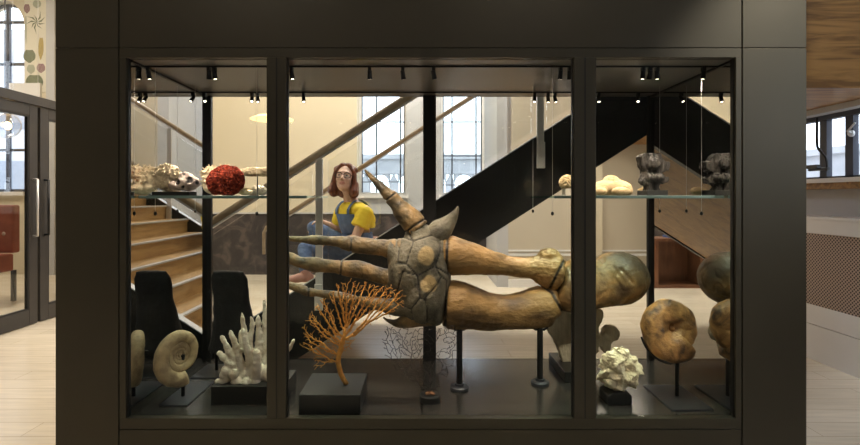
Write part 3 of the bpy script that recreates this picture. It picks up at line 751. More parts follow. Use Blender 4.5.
# ------------------------------------------------------------------ sea fans (space colonisation)
def in_poly(x, y, poly):
    c = False; j = len(poly)-1
    for i in range(len(poly)):
        xi, yi = poly[i]; xj, yj = poly[j]
        if (yi > y) != (yj > y) and x < (xj-xi)*(y-yi)/(yj-yi)+xi: c = not c
        j = i
    return c
def sea_fan(poly, roots, n_attr, step, infl, kill, Y, depth, r_tip, power, seed, r_max, up=0.0, sides=5, twigs=0):
    rnd = random.Random(seed)
    xs = [p[0] for p in poly]; ys = [p[1] for p in poly]; A = []
    while len(A) < n_attr:
        x, y = rnd.uniform(min(xs), max(xs)), rnd.uniform(min(ys), max(ys))
        if in_poly(x, y, poly): A.append((x, y))
    nodes = [tuple(roots[0])]; par = [-1]
    for p in roots[1:]: nodes.append(tuple(p)); par.append(len(nodes)-2)
    A = [a for a in A if True]
    from mathutils import kdtree
    for it in range(220):
        acc = {}; kd = kdtree.KDTree(len(nodes))
        for i, q in enumerate(nodes): kd.insert((q[0], q[1], 0), i)
        kd.balance()
        for a in A:
            q, i, d = kd.find((a[0], a[1], 0))
            if d < infl: acc.setdefault(i, []).append(a)
        if not acc: break
        new = []
        for i, L in acc.items():
            q = nodes[i]; dx = dy = 0
            for a in L:
                d = math.hypot(a[0]-q[0], a[1]-q[1])+1e-6; dx += (a[0]-q[0])/d; dy += (a[1]-q[1])/d
            dy -= up*len(L); l = math.hypot(dx, dy)
            if l < 1e-4: continue
            dx += rnd.uniform(-.15,.15)*l; dy += rnd.uniform(-.15,.15)*l; l = math.hypot(dx, dy)
            c = (q[0]+dx/l*step, q[1]+dy/l*step)
            if all((c[0]-z[0])**2+(c[1]-z[1])**2 > (step*.4)**2 for z in new): new.append(c); nodes.append(c); par.append(i)
        A = [a for a in A if all((a[0]-c[0])**2+(a[1]-c[1])**2 > kill*kill for c in new)]
        if not new: break
    base_n = len(nodes)
    for i in range(len(roots)+4, base_n):
        if rnd.random() < twigs:
            p = nodes[par[i]]; q = nodes[i]; an = math.atan2(q[1]-p[1], q[0]-p[0])+rnd.choice((-1,1))*rnd.uniform(.5,1.1)
            cur = i
            for k in range(rnd.choice((1,2,2,3))):
                z = nodes[cur]; an += rnd.uniform(-.25,.25)-.12*math.cos(an)
                nodes.append((z[0]+math.cos(an)*step*1.1, z[1]+math.sin(an)*step*1.1)); par.append(cur); cur = len(nodes)-1
    kids = {}
    for i, p in enumerate(par): kids.setdefault(p, []).append(i)
    wgt = [0]*len(nodes)
    for i in range(len(nodes)-1, -1, -1):
        wgt[i] = 1 if i not in kids else sum(wgt[k] for k in kids[i])
    rad = lambda i: min(r_max, r_tip*wgt[i]**power)
    dep = [0.]*len(nodes)
    for i in range(1, len(nodes)): dep[i] = max(-depth, min(depth, dep[par[i]]+rnd.uniform(-1,1)*depth*.22))
    pos = lambda i: V((PX(nodes[i][0], Y), Y+dep[i], PZ(nodes[i][1], Y)))
    mb = MB(); starts = [0]
    stack = [(0, -1)]
    while stack:
        i, p = stack.pop()
        chain = ([p] if p >= 0 else [])+[i]; cur = i
        while cur in kids:
            ks = sorted(kids[cur], key=lambda k: -wgt[k])
            for k in ks[1:]: stack.append((k, cur))
            cur = ks[0]; chain.append(cur)
        if len(chain) > 1:
            first = chain[1] if p >= 0 else chain[0]
            mb.tube([pos(c) for c in chain], [min(rad(c), rad(first)) for c in chain], sides)
    return mb
M_orange = pm('orange_coral', (.74,.37,.08), (.58,.25,.045), scale=40, rough=.75, bump=.3)
fan = sea_fan([(303,347),(305,325),(309,312),(318,300),(331,292),(343,281),(352,278),(366,282),(378,286),(393,286),(403,292),(404,302),(396,311),(382,318),(366,326),(354,340),(347,352),(338,350),(333,360),(322,366),(313,362),(318,352),(308,352)],
   [(346.5,384),(344,379),(341,373),(339.5,367),(338.5,361),(339,355),(341,349),(342,343),(344.5,337)], 2600, 1.3, 9, 1.7, 2.80, .05, .0016, .36, 3, .015, .35, 6, .34)
o = obj('sea_fan', fan, M_orange, smooth=True, base=P(346.5, 384, 2.8)); tag(o, 'orange branching sea fan coral standing on a black plinth', 'coral')
M_darkfan = pm('black_coral', (.018,.014,.012), (.03,.022,.018), scale=40, rough=.7)
def lace_fan(poly, root, Y, seed, step, gap, depth):
    rnd = random.Random(seed); grid = {}; lines = []
    def free(x, y, own):
        gx, gy = int(x/gap), int(y/gap)
        for a in (-1,0,1):
            for b in (-1,0,1):
                for (u, v, w) in grid.get((gx+a, gy+b), ()):
                    if w not in own and (u-x)**2+(v-y)**2 < gap*gap: return False
        return True
    tips = [(root[0], root[1], math.radians(a), 0, 0, 0.) for a in (-158,-140,-122,-105,-90,-75,-58,-42)]
    ident = 0; q = []
    for t_ in tips: ident += 1; q.append((t_, ident, {ident} | set(range(1, 9))))
    while q and len(lines) < 3200:
        (x, y, a, gen, age, dp), me_, own = q.pop(0)
        pts = [(x, y, dp)]; L = rnd.randint(4, 9) if gen else rnd.randint(9, 14)
        ok = True
        for k in range(L):
            out = math.atan2(y-root[1], x-root[0]) if gen else a
            a += rnd.gauss(0, .42 if gen else .18); a += .10*math.sin(out-a)
            nx, ny = x+math.cos(a)*step, y+math.sin(a)*step; dp = max(-depth, min(depth, dp+rnd.uniform(-.006,.006)))
            if (gen or k > 5) and (not in_poly(nx, ny, poly) or not free(nx, ny, own)): ok = False; break
            x, y = nx, ny; pts.append((x, y, dp))
            grid.setdefault((int(x/gap), int(y/gap)), []).append((x, y, me_))
        if len(pts) > 1: lines.append((pts, gen))
        if ok or len(pts) > 3:
            kids_ = []
            for sgn in (-1, 1):
                if not ok and rnd.random() < .4: continue
                kids_.append((sgn, ident+1)); ident += 1
            for sgn, kid in kids_: q.append(((x, y, a+sgn*rnd.uniform(.3,.75), gen+1, 0, dp), kid, {me_} | {z[1] for z in kids_} | set(list(own)[-4:])))
    mb = MB()
    for pts, gen in lines:
        r = max(.0017, .0045*.7**gen)
        mb.tube([V((PX(x, Y), Y+d, PZ(y, Y))) for x, y, d in pts], [r]*len(pts), 4)
    return mb
fan = lace_fan([(382,334),(387,325),(402,326),(414,329),(428,329),(442,328),(456,326),(462,334),(462,352),(455,366),(446,380),(436,392),(424,392),(411,381),(397,371),(385,357)], (430,396), 2.82, 11, .9, .95, .05)
t = thing('sea_fan', (PX(430, 2.82), 2.82, ZF), 'fine black lacy sea fan coral on a round black base', 'coral')
obj('branches', fan, M_darkfan, t)
obj('round_base', MB().lathe([(.062, ZF), (.062, ZF+.035), (.056, ZF+.042)], (PX(430, 2.82), 2.82, 0), 32), M_plinth, t)
M_clay = pm('pale_orange_root', (.38,.18,.08), (.28,.12,.055), scale=20)
obj('coral_root', remesh(MB().ell((PX(427.5,2.82), 2.80, ZF+.052), .016, .014, .010).ell((PX(433,2.82), 2.80, ZF+.05), .013, .014, .009).ell((PX(430,2.82), 2.82, ZF+.047), .025, .02, .012), .004, 2), M_clay, t, label='pale orange root of the coral on the base')

# ------------------------------------------------------------------ white branching coral
M_whitecoral = pm('white_coral', (.74,.66,.54), (.60,.50,.37), scale=16, rough=.8, bump=.5, bscale=90, c3=(.70,.62,.50))
Yc = 2.88
cb = MB()
def finger(pts, Yb=Yc):
    sm = catmull(pts, 5)
    e = sm[-1]; d = sm[-3]; sm = [(p[0], p[1], p[2]*.84*(1+.12*math.sin(p[1]*1.3)), p[3]) for p in sm]+[(e[0]+(e[0]-d[0])*.6, e[1]+(e[1]-d[1])*.6, e[2]*.35, e[3])]
    cb.tube([V((PX(p[0], Yb), Yb+p[3], PZ(p[1], Yb))) for p in sm], [p[2]/(F/Yb) for p in sm], 12)
for pts in [
 [(250,372,5,0),(249,352,4.2,0),(246,338,3.6,-.01),(243.5,316,2.2,-.02)], [(256,372,5,0.02),(257,350,4.4,.02),(257,335,3.6,.03),(256.5,319,2.6,.03)],
 [(262,372,5,.02),(263,345,4.2,.04),(262.5,325,3.2,.05),(261.5,305,2.2,.05)], [(244,374,5,-.02),(241,356,4.4,-.03),(238,345,3.8,-.03),(233.5,331,2.8,-.04)],
 [(240,374,5,-.02),(235,358,4.6,-.04),(231,346,3.6,-.05),(225.5,335,2.6,-.05)], [(252,360,5,-.03),(250,346,4,-.05),(248,336,3.4,-.05),(246,327,2.6,-.05)],
 [(258,374,6,-.04),(260,362,5,-.06),(260.5,354,4.6,-.06),(260,347,3.6,-.06)], [(238,372,5,-.04),(231,358,4.2,-.06),(226,352,3.6,-.06),(222.5,349,2.4,-.06)],
 [(266,372,5,.02),(271,352,4.4,.03),(274,334,3.4,.03),(275,316,2.3,.03)], [(268,374,5,.0),(276,358,4.2,0),(281,342,3.4,0),(284,330,2.4,0)],
 [(268,376,5,-.02),(279,364,4,-.03),(288,350,3.2,-.03),(294.5,340,2,-.03)], [(252,352,3.8,-.02),(250,340,3.2,0),(252,326,2.6,.01),(250.5,318,2,.01)],
 [(244,352,3.5,0),(240,340,3,0.02),(239.5,332,2.4,.03)]]: finger(pts)
for x, y, r, d in [(247,374,9,0),(258,373,10,0),(268,374,9,0),(236,372,6,-.03),(229,376,5,-.05),(227,379,4,-.06),(231,367,5.5,-.06),(234,362,5,-.05),(240,378,5,-.06),(250,379,5,-.06),(228,371,4.5,-.06),(238,370,5,-.07),(258,379,5,-.05),(222,378,3.2,-.06)]:
    cb.ell(V((PX(x, Yc), Yc+d, PZ(y, Yc))), r/(F/Yc), n=16, m=10)
me = remesh(cb, .0045, 2); displace(me, lambda co, n: .0025*fbm(co, 45)+.0035*noise.noise(co*28))
zmin = min(v.co.z for v in me.vertices)
for v in me.vertices: v.co.z += max(0, (ZF+.107)-v.co.z)*.98 if v.co.z < ZF+.107 else 0
o = obj('branching_coral', smooth(me), M_whitecoral, base=(PX(254, Yc), Yc, ZF+.107)); tag(o, 'white finger branched coral on a black plinth beside the left mullion', 'coral')

# crumpled pale coral, front of the right bay
def crumple(c, rx, ry, rz, seed, amp, sc, sub=.006, lob=14):
    rnd = random.Random(seed); mb = MB().ell(c, rx*.78, ry*.78, rz*.78, 24, 16)
    for i in range(lob):
        a = rnd.uniform(0, 6.28); b = rnd.uniform(-.8, 1.4); q = V((math.cos(a)*math.cos(b)*rx*.7, math.sin(a)*math.cos(b)*ry*.7, math.sin(b)*rz*.7))
        r = rnd.uniform(.2,.36)*rx; mb.ell(V(c)+q, r*rnd.uniform(.6,1.2), r*rnd.uniform(.6,1.2), r*rnd.uniform(.6,1.2), 12, 8)
    me = remesh(mb, sub, 2)
    sd = V((seed*3.1, seed*1.7, 0))
    displace(me, lambda co, n: amp*(1-2.2*abs(noise.noise(co*sc+sd)))-amp*.4*abs(noise.noise(co*sc*2.3+sd))+amp*.25*fbm(co, sc*3))
    return me
M_crumple = pm('cream_coral', (.86,.77,.56), (.68,.57,.37), scale=14, rough=.85, bump=.4, bscale=70)
c = P(619, 371, 2.82)
me = crumple(c, .118, .1, .125, 5, .03, 17, .005, 22)
t = thing('crumpled_coral', (PX(616,2.82), 2.83, ZF), 'cream crumpled leafy coral on a small dark base in the right bay', 'coral')
obj('coral', me, M_crumple, t)
obj('display_block', MB().prism([(PX(604,2.82), ZF), (PX(628,2.82), ZF), (PX(628,2.82), ZF+.05), (PX(624,2.82), ZF+.075), (PX(609,2.82), ZF+.07), (PX(604,2.82), ZF+.05)], 2.76, 2.90), M_plinth, t, bevel=.006)

# ------------------------------------------------------------------ ammonites
def ammonite(R, turns, g, overlap, thick, rib, nrib, steps=46, n=22, ap=0.0, flat=1.0):
    """coil in the local xz plane, thickness along y"""
    mb = MB(); tot = int(turns*steps); vs = []
    for i in range(tot+1):
        th = 2*math.pi*i/steps; f = g**((i-tot)/steps); Ro = R*f; Ri = Ro*overlap
        cc = (Ro+Ri)/2; h = (Ro-Ri)/2; w = thick*R*f
        rb = 1+rib*math.sin(nrib*th)
        for k in range(n):
            a = 2*math.pi*k/n; ca, sa = math.cos(a), math.sin(a)
            rr = cc+h*math.copysign(abs(ca)**.85, ca)*(rb if ca > 0 else 1); y = w*math.copysign(abs(sa)**.8, sa)*rb
            vs.append(V((rr*math.cos(th+ap), y, rr*math.sin(th+ap))))
    fs = [(i*n+k, i*n+(k+1) % n, (i+1)*n+(k+1) % n, (i+1)*n+k) for i in range(tot) for k in range(n)]
    fs.append(tuple(reversed(range(n)))); fs.append(tuple(range(tot*n, tot*n+n)))
    mb.ell((0,0,0), max(.012, R*overlap*.55), R*thick*.42, max(.012, R*overlap*.55), 14, 10) if overlap < .3 else mb.ell((0,0,0), .014, .012, .014, 12, 8)
    return mb.add(vs, fs)
M_amm = pm('ammonite_stone', (.50,.37,.20), (.26,.18,.10), scale=13, rough=.6, bump=.4, bscale=60, c3=(.42,.31,.17), dist=.5)
M_amm2 = pm('ammonite_brown', (.55,.285,.095), (.06,.028,.012), scale=10, rough=.5, bump=.4, bscale=50, c3=(.30,.15,.05), dist=.9)
def stand(pxl, Ypole, ztop, x0, x1, y0, y1, label):
    x = PX(pxl, Ypole)
    t = thing('specimen_stand', (x, Ypole, ZF), label, 'stand')
    obj('base_plate', MB().box(x0, x1, y0, y1, ZF, ZF+.008), M_plate, t, bevel=.001)
    obj('pole', MB().lathe([(.011, ZF+.008), (.011, ztop)], (x, Ypole, 0), 14), M_black, t)
    return t, x
t, x = stand(183, 2.87, .66, -1.517, -1.354, 2.743, 3.10, 'black pole on a steel plate holding the left ammonite')
c = P(179.5, 354.5, 2.86); Rm = Matrix.Rotation(math.radians(56), 4, 'Z') @ Matrix.Rotation(math.radians(-6), 4, 'X') @ Matrix.Rotation(math.radians(20), 4, 'Y')
am = ammonite(.184, 4.2, 1.75, .5, .26, .012, 14, ap=math.radians(-128)); am.xf(Matrix.Diagonal((.93,1,1.06,1))); am.xf(Rm); am.xf(Matrix.Translation(c))
me = am.mesh('ammonite'); fix_normals(me); displace(me, lambda co, n: .004*fbm(co, 18)+.002*fbm(co, 50))
o = obj('ammonite', smooth(me), M_amm, base=c-V((0,0,.165))); tag(o, 'tan coiled ammonite fossil held up on a pole in the left bay', 'fossil')
obj('holder', MB().tube([V((x,2.87,.655)), V((x-.02,2.89,.67)), V((x-.05,2.93,.66))], .007, 8), M_black, t)

t, x = stand(677, 2.875, .655, 1.413, 1.647, 2.685, 3.04, 'black pole on a steel plate holding the large brown ammonite')
c = P(670.5, 328.5, 2.86); Rm = Matrix.Rotation(math.radians(2), 4, 'Z') @ Matrix.Rotation(math.radians(-14), 4, 'X') @ Matrix.Rotation(math.radians(14), 4, 'Y')
am = ammonite(.190, 4.2, 1.32, .17, .34, .008, 9, ap=math.radians(-106), n=26); am.xf(Matrix.Diagonal((1.0,1,1.1,1))); am.xf(Rm); am.xf(Matrix.Translation(c))
me = am.mesh('ammonite'); fix_normals(me); displace(me, lambda co, n: .008*fbm(co, 10)+.004*fbm(co, 34)-(.02*max(0,noise.noise(co*22)) if (co-c).x > .10 and (co-c).z < -.02 else 0))
o = obj('ammonite', smooth(me), M_amm2, base=c-V((0,0,.18))); tag(o, 'large brown ammonite with a broken mouth on a pole in the right bay', 'fossil')
ring = [c + Rm @ V((.186*math.cos(a), .0, .203*math.sin(a))) for a in [math.radians(q) for q in range(206, 284, 8)]]
obj('cradle', MB().tube(ring, .006, 8), M_black, t)
obj('arm', MB().tube([V((x, 2.875, .65)), (V((x,2.875,.655))+ring[-2])/2, ring[-2]], .007, 8), M_black, t)

# ------------------------------------------------------------------ flat pale bone at the back
M_bone = pm('grey_bone', (.66,.57,.40), (.42,.36,.25), scale=10, stretch=(2,1,.6), rough=.8, bump=.5, bscale=40)
Yb = 3.33
ol = [(547,330),(545.5,323),(547,315),(556,308),(575,305),(592,306),(601,309),(602,315),(600,321),(597,326),(598,334),(602,333),(603,328),(607,325),(611,324.5),(617,327),(618.5,333),(616,339),(610,341),(609,347),(607,353),(602,351),(600,346),(597,344),(597,351),(590,358),(578,361),(568,361),(562,362.5),(560,357),(557,348),(553,339)]
mb = MB().prism([(PX(a, Yb), PZ(b, Yb)) for a, b in ol], Yb-.035, Yb+.035)
me = remesh(mb, .008, 4); displace(me, lambda co, n: .007*fbm(co, 14)+.003*fbm(co, 40))
zmin = ZF+.065
for v in me.vertices: v.co.z = max(v.co.z, zmin)
o = obj('fossil_bone', smooth(me), M_bone, base=(PX(572,Yb), Yb, zmin)); tag(o, 'flat ragged greyish tan fossil bone standing on a low black plinth at the back', 'fossil')

# dark standing slab at the back left
M_slab = pm('black_slab', (.003,.003,.003), (.006,.005,.005), scale=8, rough=.7, bump=.3)
t, x = stand(216.5, 3.3, .62, -1.54, -1.10, 3.16, 3.42, 'black pole on a steel plate holding the tall black slab')
y0 = 3.36
mb = MB()
mb.tube([V((PX(234, y0), y0, PZ(348, y0))), V((PX(234, y0), y0, PZ(330, y0))), V((PX(234.5, y0), y0, PZ(300, y0))), V((PX(234, y0), y0, PZ(276, y0))), V((PX(234, y0), y0, PZ(268, y0)))], [.17,.145,.125,.13,.105], 20)
ct = V((PX(234, y0), y0, 0))
for i, v in enumerate(mb.v):
    k = max(0, min(1, (PZ(268, y0)-v.z)/(PZ(330, y0)-PZ(268, y0)) if False else (PZ(268, y0)-v.z)/.43))
    v.y = ct.y-.10+(v.y-ct.y)*(.12+.85*k)+.10*k
me = remesh(mb, .01, 6); displace(me, lambda co, n: .005*fbm(co, 10))
o = obj('fossil_slab', smooth(me), M_slab, base=(ct.x, ct.y, PZ(348, y0))); tag(o, 'tall black wedge shaped slab standing behind the white branching coral', 'fossil')

# ------------------------------------------------------------------ things on the left shelf
ZS = EYE+.0065
def clump(c, rx, ry, rz, n, L, r, seed, core=.8, jit=.5, zlo=-.3):
    rnd = random.Random(seed); mb = MB().ell(c, rx*core, ry*core, rz*core, 20, 12)
    for i in range(n):
        u = rnd.uniform(zlo, 1); a = rnd.uniform(0, 6.283); s = math.sqrt(max(0, 1-u*u))
        d = V((s*math.cos(a), s*math.sin(a), u)); p = V(c)+V((d.x*rx*core*.9, d.y*ry*core*.9, d.z*rz*core*.9))
        q = (d+V((rnd.uniform(-jit,jit), rnd.uniform(-jit,jit), rnd.uniform(-jit,jit)))).normalized()
        l = L*rnd.uniform(.6,1.1); m = p+q*l*.6+V((rnd.uniform(-1,1), rnd.uniform(-1,1), rnd.uniform(-1,1)))*l*.12
        mb.tube([p, m, p+q*l], [r*1.2, r, r*rnd.uniform(.5,.9)], 6)
    return mb
M_fluff = pm('buff_coral', (.80,.68,.48), (.56,.45,.30), scale=22, rough=.85, bump=.4, bscale=90)
M_barn = pm('barnacle', (.62,.53,.46), (.32,.24,.22), scale=18, rough=.75, bump=.4, bscale=60, c3=(.45,.36,.32), attr=[('hole', (.015,.012,.012))])
Ys = 2.70; sY = F/Ys
t = thing('coral_cluster', (PX(172,Ys), Ys, ZS), 'buff frilly coral cluster grown on pitted barnacles on the left shelf', 'coral')
obj('board', MB().box(PX(155,Ys), PX(192,Ys), 2.665, 2.76, ZS, ZS+.024), M_plinth, t, bevel=.003)
def at(px, py, Y=Ys, dy=0): return V((PX(px, Y), Y+dy, PZ(py, Y)))
cb = clump(at(167, 174), 13.5/sY, .035, 10/sY, 300, .026, .0055, 21, zlo=-.8)
cb.join(clump(at(160.5, 183), 7.5/sY, .035, 7/sY, 130, .022, .0055, 22, zlo=-.8)); cb.join(clump(at(169,183), 9/sY, .055, 7/sY, 130, .02, .0055, 23, zlo=-.6))
obj('branches', remesh(cb, .0045, 1), M_fluff, t)
holes = [(177.5,182,2.4),(189.5,180,3.2),(184,174,1.4),(197,183,1.6),(183,187,1.5)]
bb_ = MB().ell(at(188,183), 11/sY, .055, 8/sY).ell(at(178,185), 9/sY, .06, 5.5/sY).ell(at(186,177), 7/sY, .04, 5/sY).ell(at(196,183,dy=-.02), 5/sY, .04, 5/sY)
me = remesh(bb_, .0045, 2)
def hole(co):
    x = CX+co.x*F/co.y; y = CY-(co.z-EYE)*F/co.y
    return max([0]+[min(1, (1.25-math.hypot(x-a, y-b)/r)*4) for a, b, r in holes]) if co.y < Ys+.01 else 0
displace(me, lambda co, n: .005*noise.noise(co*30)+.003*fbm(co, 60)-.014*hole(co)); setattr_f(me, 'hole', lambda co, n: hole(co))
obj('barnacles', smooth(me), M_barn, t)
for v in []: pass
# white coral behind, red organ-pipe coral in front
Y3 = 3.12; cb = clump(at(212,179,Y3), 11/(F/Y3), .08, 14/(F/Y3), 130, .035, .006, 31, zlo=-.9); cb.join(clump(at(224,173,Y3), 10/(F/Y3), .06, 8/(F/Y3), 70, .03, .006, 32)); cb.ell(at(216,187,Y3), 12/(F/Y3), .08, 8/(F/Y3))
o = obj('frilly_coral', remesh(cb, .0048, 1), M_fluff, base=(PX(214,Y3), Y3, ZS)); tag(o, 'cream frilly coral standing behind the red coral', 'coral')
M_red = pm('red_coral', (.25,.036,.016), (.09,.012,.008), scale=60, rough=.95, spec=.15, bump=.6, bscale=130, lo=.4, hi=.62)
Yr = 2.93; sr = F/Yr
mb = MB().ell(at(225,179.5,Yr), 15.5/sr, .08, 13.5/sr, 28, 18).ell(at(217,183,Yr), 9/sr, .07, 11/sr).ell(at(233,180,Yr), 10/sr, .075, 13.5/sr).ell(at(227,186,Yr), 14/sr, .075, 9/sr)
me = remesh(mb, .004, 2)
displace(me, lambda co, n: .007*(1-2.5*abs(noise.noise(co*55)))+.006*noise.noise(co*20))
for v in me.vertices: v.co.z = max(v.co.z, ZS)
o = obj('red_coral', me, M_red, base=(PX(225,Yr), Yr, ZS)); tag(o, 'deep red lumpy coral on the left glass shelf', 'coral')
# horizontal branch on a thin pin
Yh = 3.0
t = thing('coral_branch', (PX(257.5,Yh), Yh, ZS), 'beige coral branch held level on a thin pin over the left shelf', 'coral')
sm = catmull([(237,174,2.6),(241,172.5,3.6),(248,172,4.4),(256,172,4.6),(266,172,4.6),(275,172,4),(282,173,2.8)], 5)
me = remesh(MB().tube([at(p[0],p[1],Yh) for p in sm], [p[2]/(F/Yh) for p in sm], 16), .004, 2); displace(me, lambda co, n: .004*noise.noise(co*45)+.002*fbm(co, 90))
obj('branch', me, pm('speckled_coral', (.52,.42,.27), (.24,.18,.11), scale=45, rough=.8), t)
obj('pin', MB().tube([V((PX(257.5,Yh),Yh,ZS)), at(257.5,173,Yh)], .0035, 8), M_black, t)
M_yel = pm('yellow_coral', (.66,.52,.26), (.72,.62,.42), scale=25, rough=.85)
M_pal = pm('pale_coral', (.74,.68,.56), (.62,.55,.43), scale=25, rough=.85)
cb = clump(at(245.5,192,2.97), 8/160, .045, 4.2/160, 90, .012, .004, 41, zlo=-.2)
o = obj('small_coral', remesh(cb, .003, 1), M_yel, base=(PX(245.5,2.97), 2.97, ZS)); tag(o, 'small yellowish coral tuft lying beside the red coral', 'coral')
cb = clump(at(259,190.5,3.1), 9/154, .05, 5.6/154, 110, .012, .004, 42, zlo=-.2)
o = obj('small_coral', remesh(cb, .003, 1), M_pal, base=(PX(259,3.1), 3.1, ZS)); tag(o, 'small whitish rounded coral under the level coral branch', 'coral')

# ------------------------------------------------------------------ things on the right shelf
Yq = 3.0; sq = F/Yq
M_spk = pm('spotted_coral', (.55,.43,.24), (.30,.21,.10), scale=40, rough=.8, bump=.5, bscale=70)
mb = MB().ell(at(567,182.5,Yq), 7.5/sq, .05, 7.4/sq).ell(at(574,183,Yq), 7/sq, .05, 7/sq)
me = remesh(mb, .004, 2); displace(me, lambda co, n: .004*(1-2.4*abs(noise.noise(co*60))))
t = thing('spotted_coral', (PX(570,Yq), Yq, ZS), 'small spotted tan coral at the left end of the right shelf', 'coral')
obj('coral', me, M_spk, t)
obj('display_block', MB().box(PX(563.5,Yq), PX(577,Yq), 2.96, 3.04, ZS, PZ(188.5,Yq)), pm('pale_block', (.45,.40,.32)), t, bevel=.003)
M_sponge = pm('yellow_sponge', (.30,.21,.105), (.38,.28,.15), scale=20, rough=.9, bump=.3, bscale=80)
mb = MB().ell(at(612,188,3.08), 19/(F/3.08), .09, 9/(F/3.08)).ell(at(611,182,3.08), 8/(F/3.08), .06, 7/(F/3.08)).ell(at(601,190,3.08), 12/(F/3.08), .08, 6/(F/3.08)).ell(at(624,191,3.08), 8/(F/3.08), .07, 5.5/(F/3.08))
me = remesh(mb, .006, 5); displace(me, lambda co, n: .003*fbm(co, 25))
for v in me.vertices: v.co.z = max(v.co.z, ZS)
o = obj('sponge', smooth(me), M_sponge, base=(PX(612,3.08), 3.08, ZS)); tag(o, 'yellowish mound shaped sponge on the right shelf', 'sponge')
def pebble(px, rx, py, rz, Y, label, m):
    me = remesh(MB().ell(at(px,py,Y), rx/(F/Y), .045, rz/(F/Y)), .004, 3); displace(me, lambda co, n: .002*fbm(co, 35))
    o = obj('round_sponge', smooth(me), m, base=(PX(px,Y), Y, ZS)); tag(o, label, 'sponge')
pebble(621, 9.3, 191.2, 4.3, 2.93, 'oval pale yellow sponge lying in front of the mound shaped sponge', M_sponge)
pebble(601, 5.5, 191.4, 4.1, 2.93, 'smaller pale yellow sponge at the left foot of the mound shaped sponge', M_sponge)
pebble(646, 8, 191, 4.2, 3.22, 'pale oval sponge lying behind the dark fossil wood', M_sponge)
M_bark = pm('fossil_wood', (.008,.007,.006), (.035,.029,.024), scale=12, stretch=(5,5,.8), rough=.6, bump=.8, bscale=20)
Yf = 3.06; sf = F/Yf
ol = [(638,157),(642,153.5),(650,154.5),(657,153.5),(660.5,158),(662,161),(667.5,162),(668.5,168),(664,171.5),(659,172),(661,176),(667,178.5),(664,183),(658,184),(656,187),(659,191),(645,191),(646,186),(640,182),(642,177),(644,172),(640,166)]
mb = MB().prism([(PX(a, Yf), PZ(b, Yf)) for a, b in ol], Yf-.035, Yf+.04)
mb.ell(at(651,164,Yf), 9/sf, .075, 9/sf).ell(at(652,178,Yf,-.03), 9/sf, .04, 5/sf)
me = remesh(mb, .0045, 3)
displace(me, lambda co, n: .010*noise.noise(V((co.x*60, co.y*60, co.z*6)))+.002*fbm(co, 50))
t = thing('fossil_wood', (PX(652,Yf), Yf, ZS), 'dark ridged fossil wood on a black base on the right shelf', 'fossil')
obj('wood', me, M_bark, t)
obj('display_block', MB().box(PX(642,Yf), PX(662.5,Yf), 2.99, 3.13, ZS, PZ(190.3,Yf)), M_plinth, t, bevel=.002)
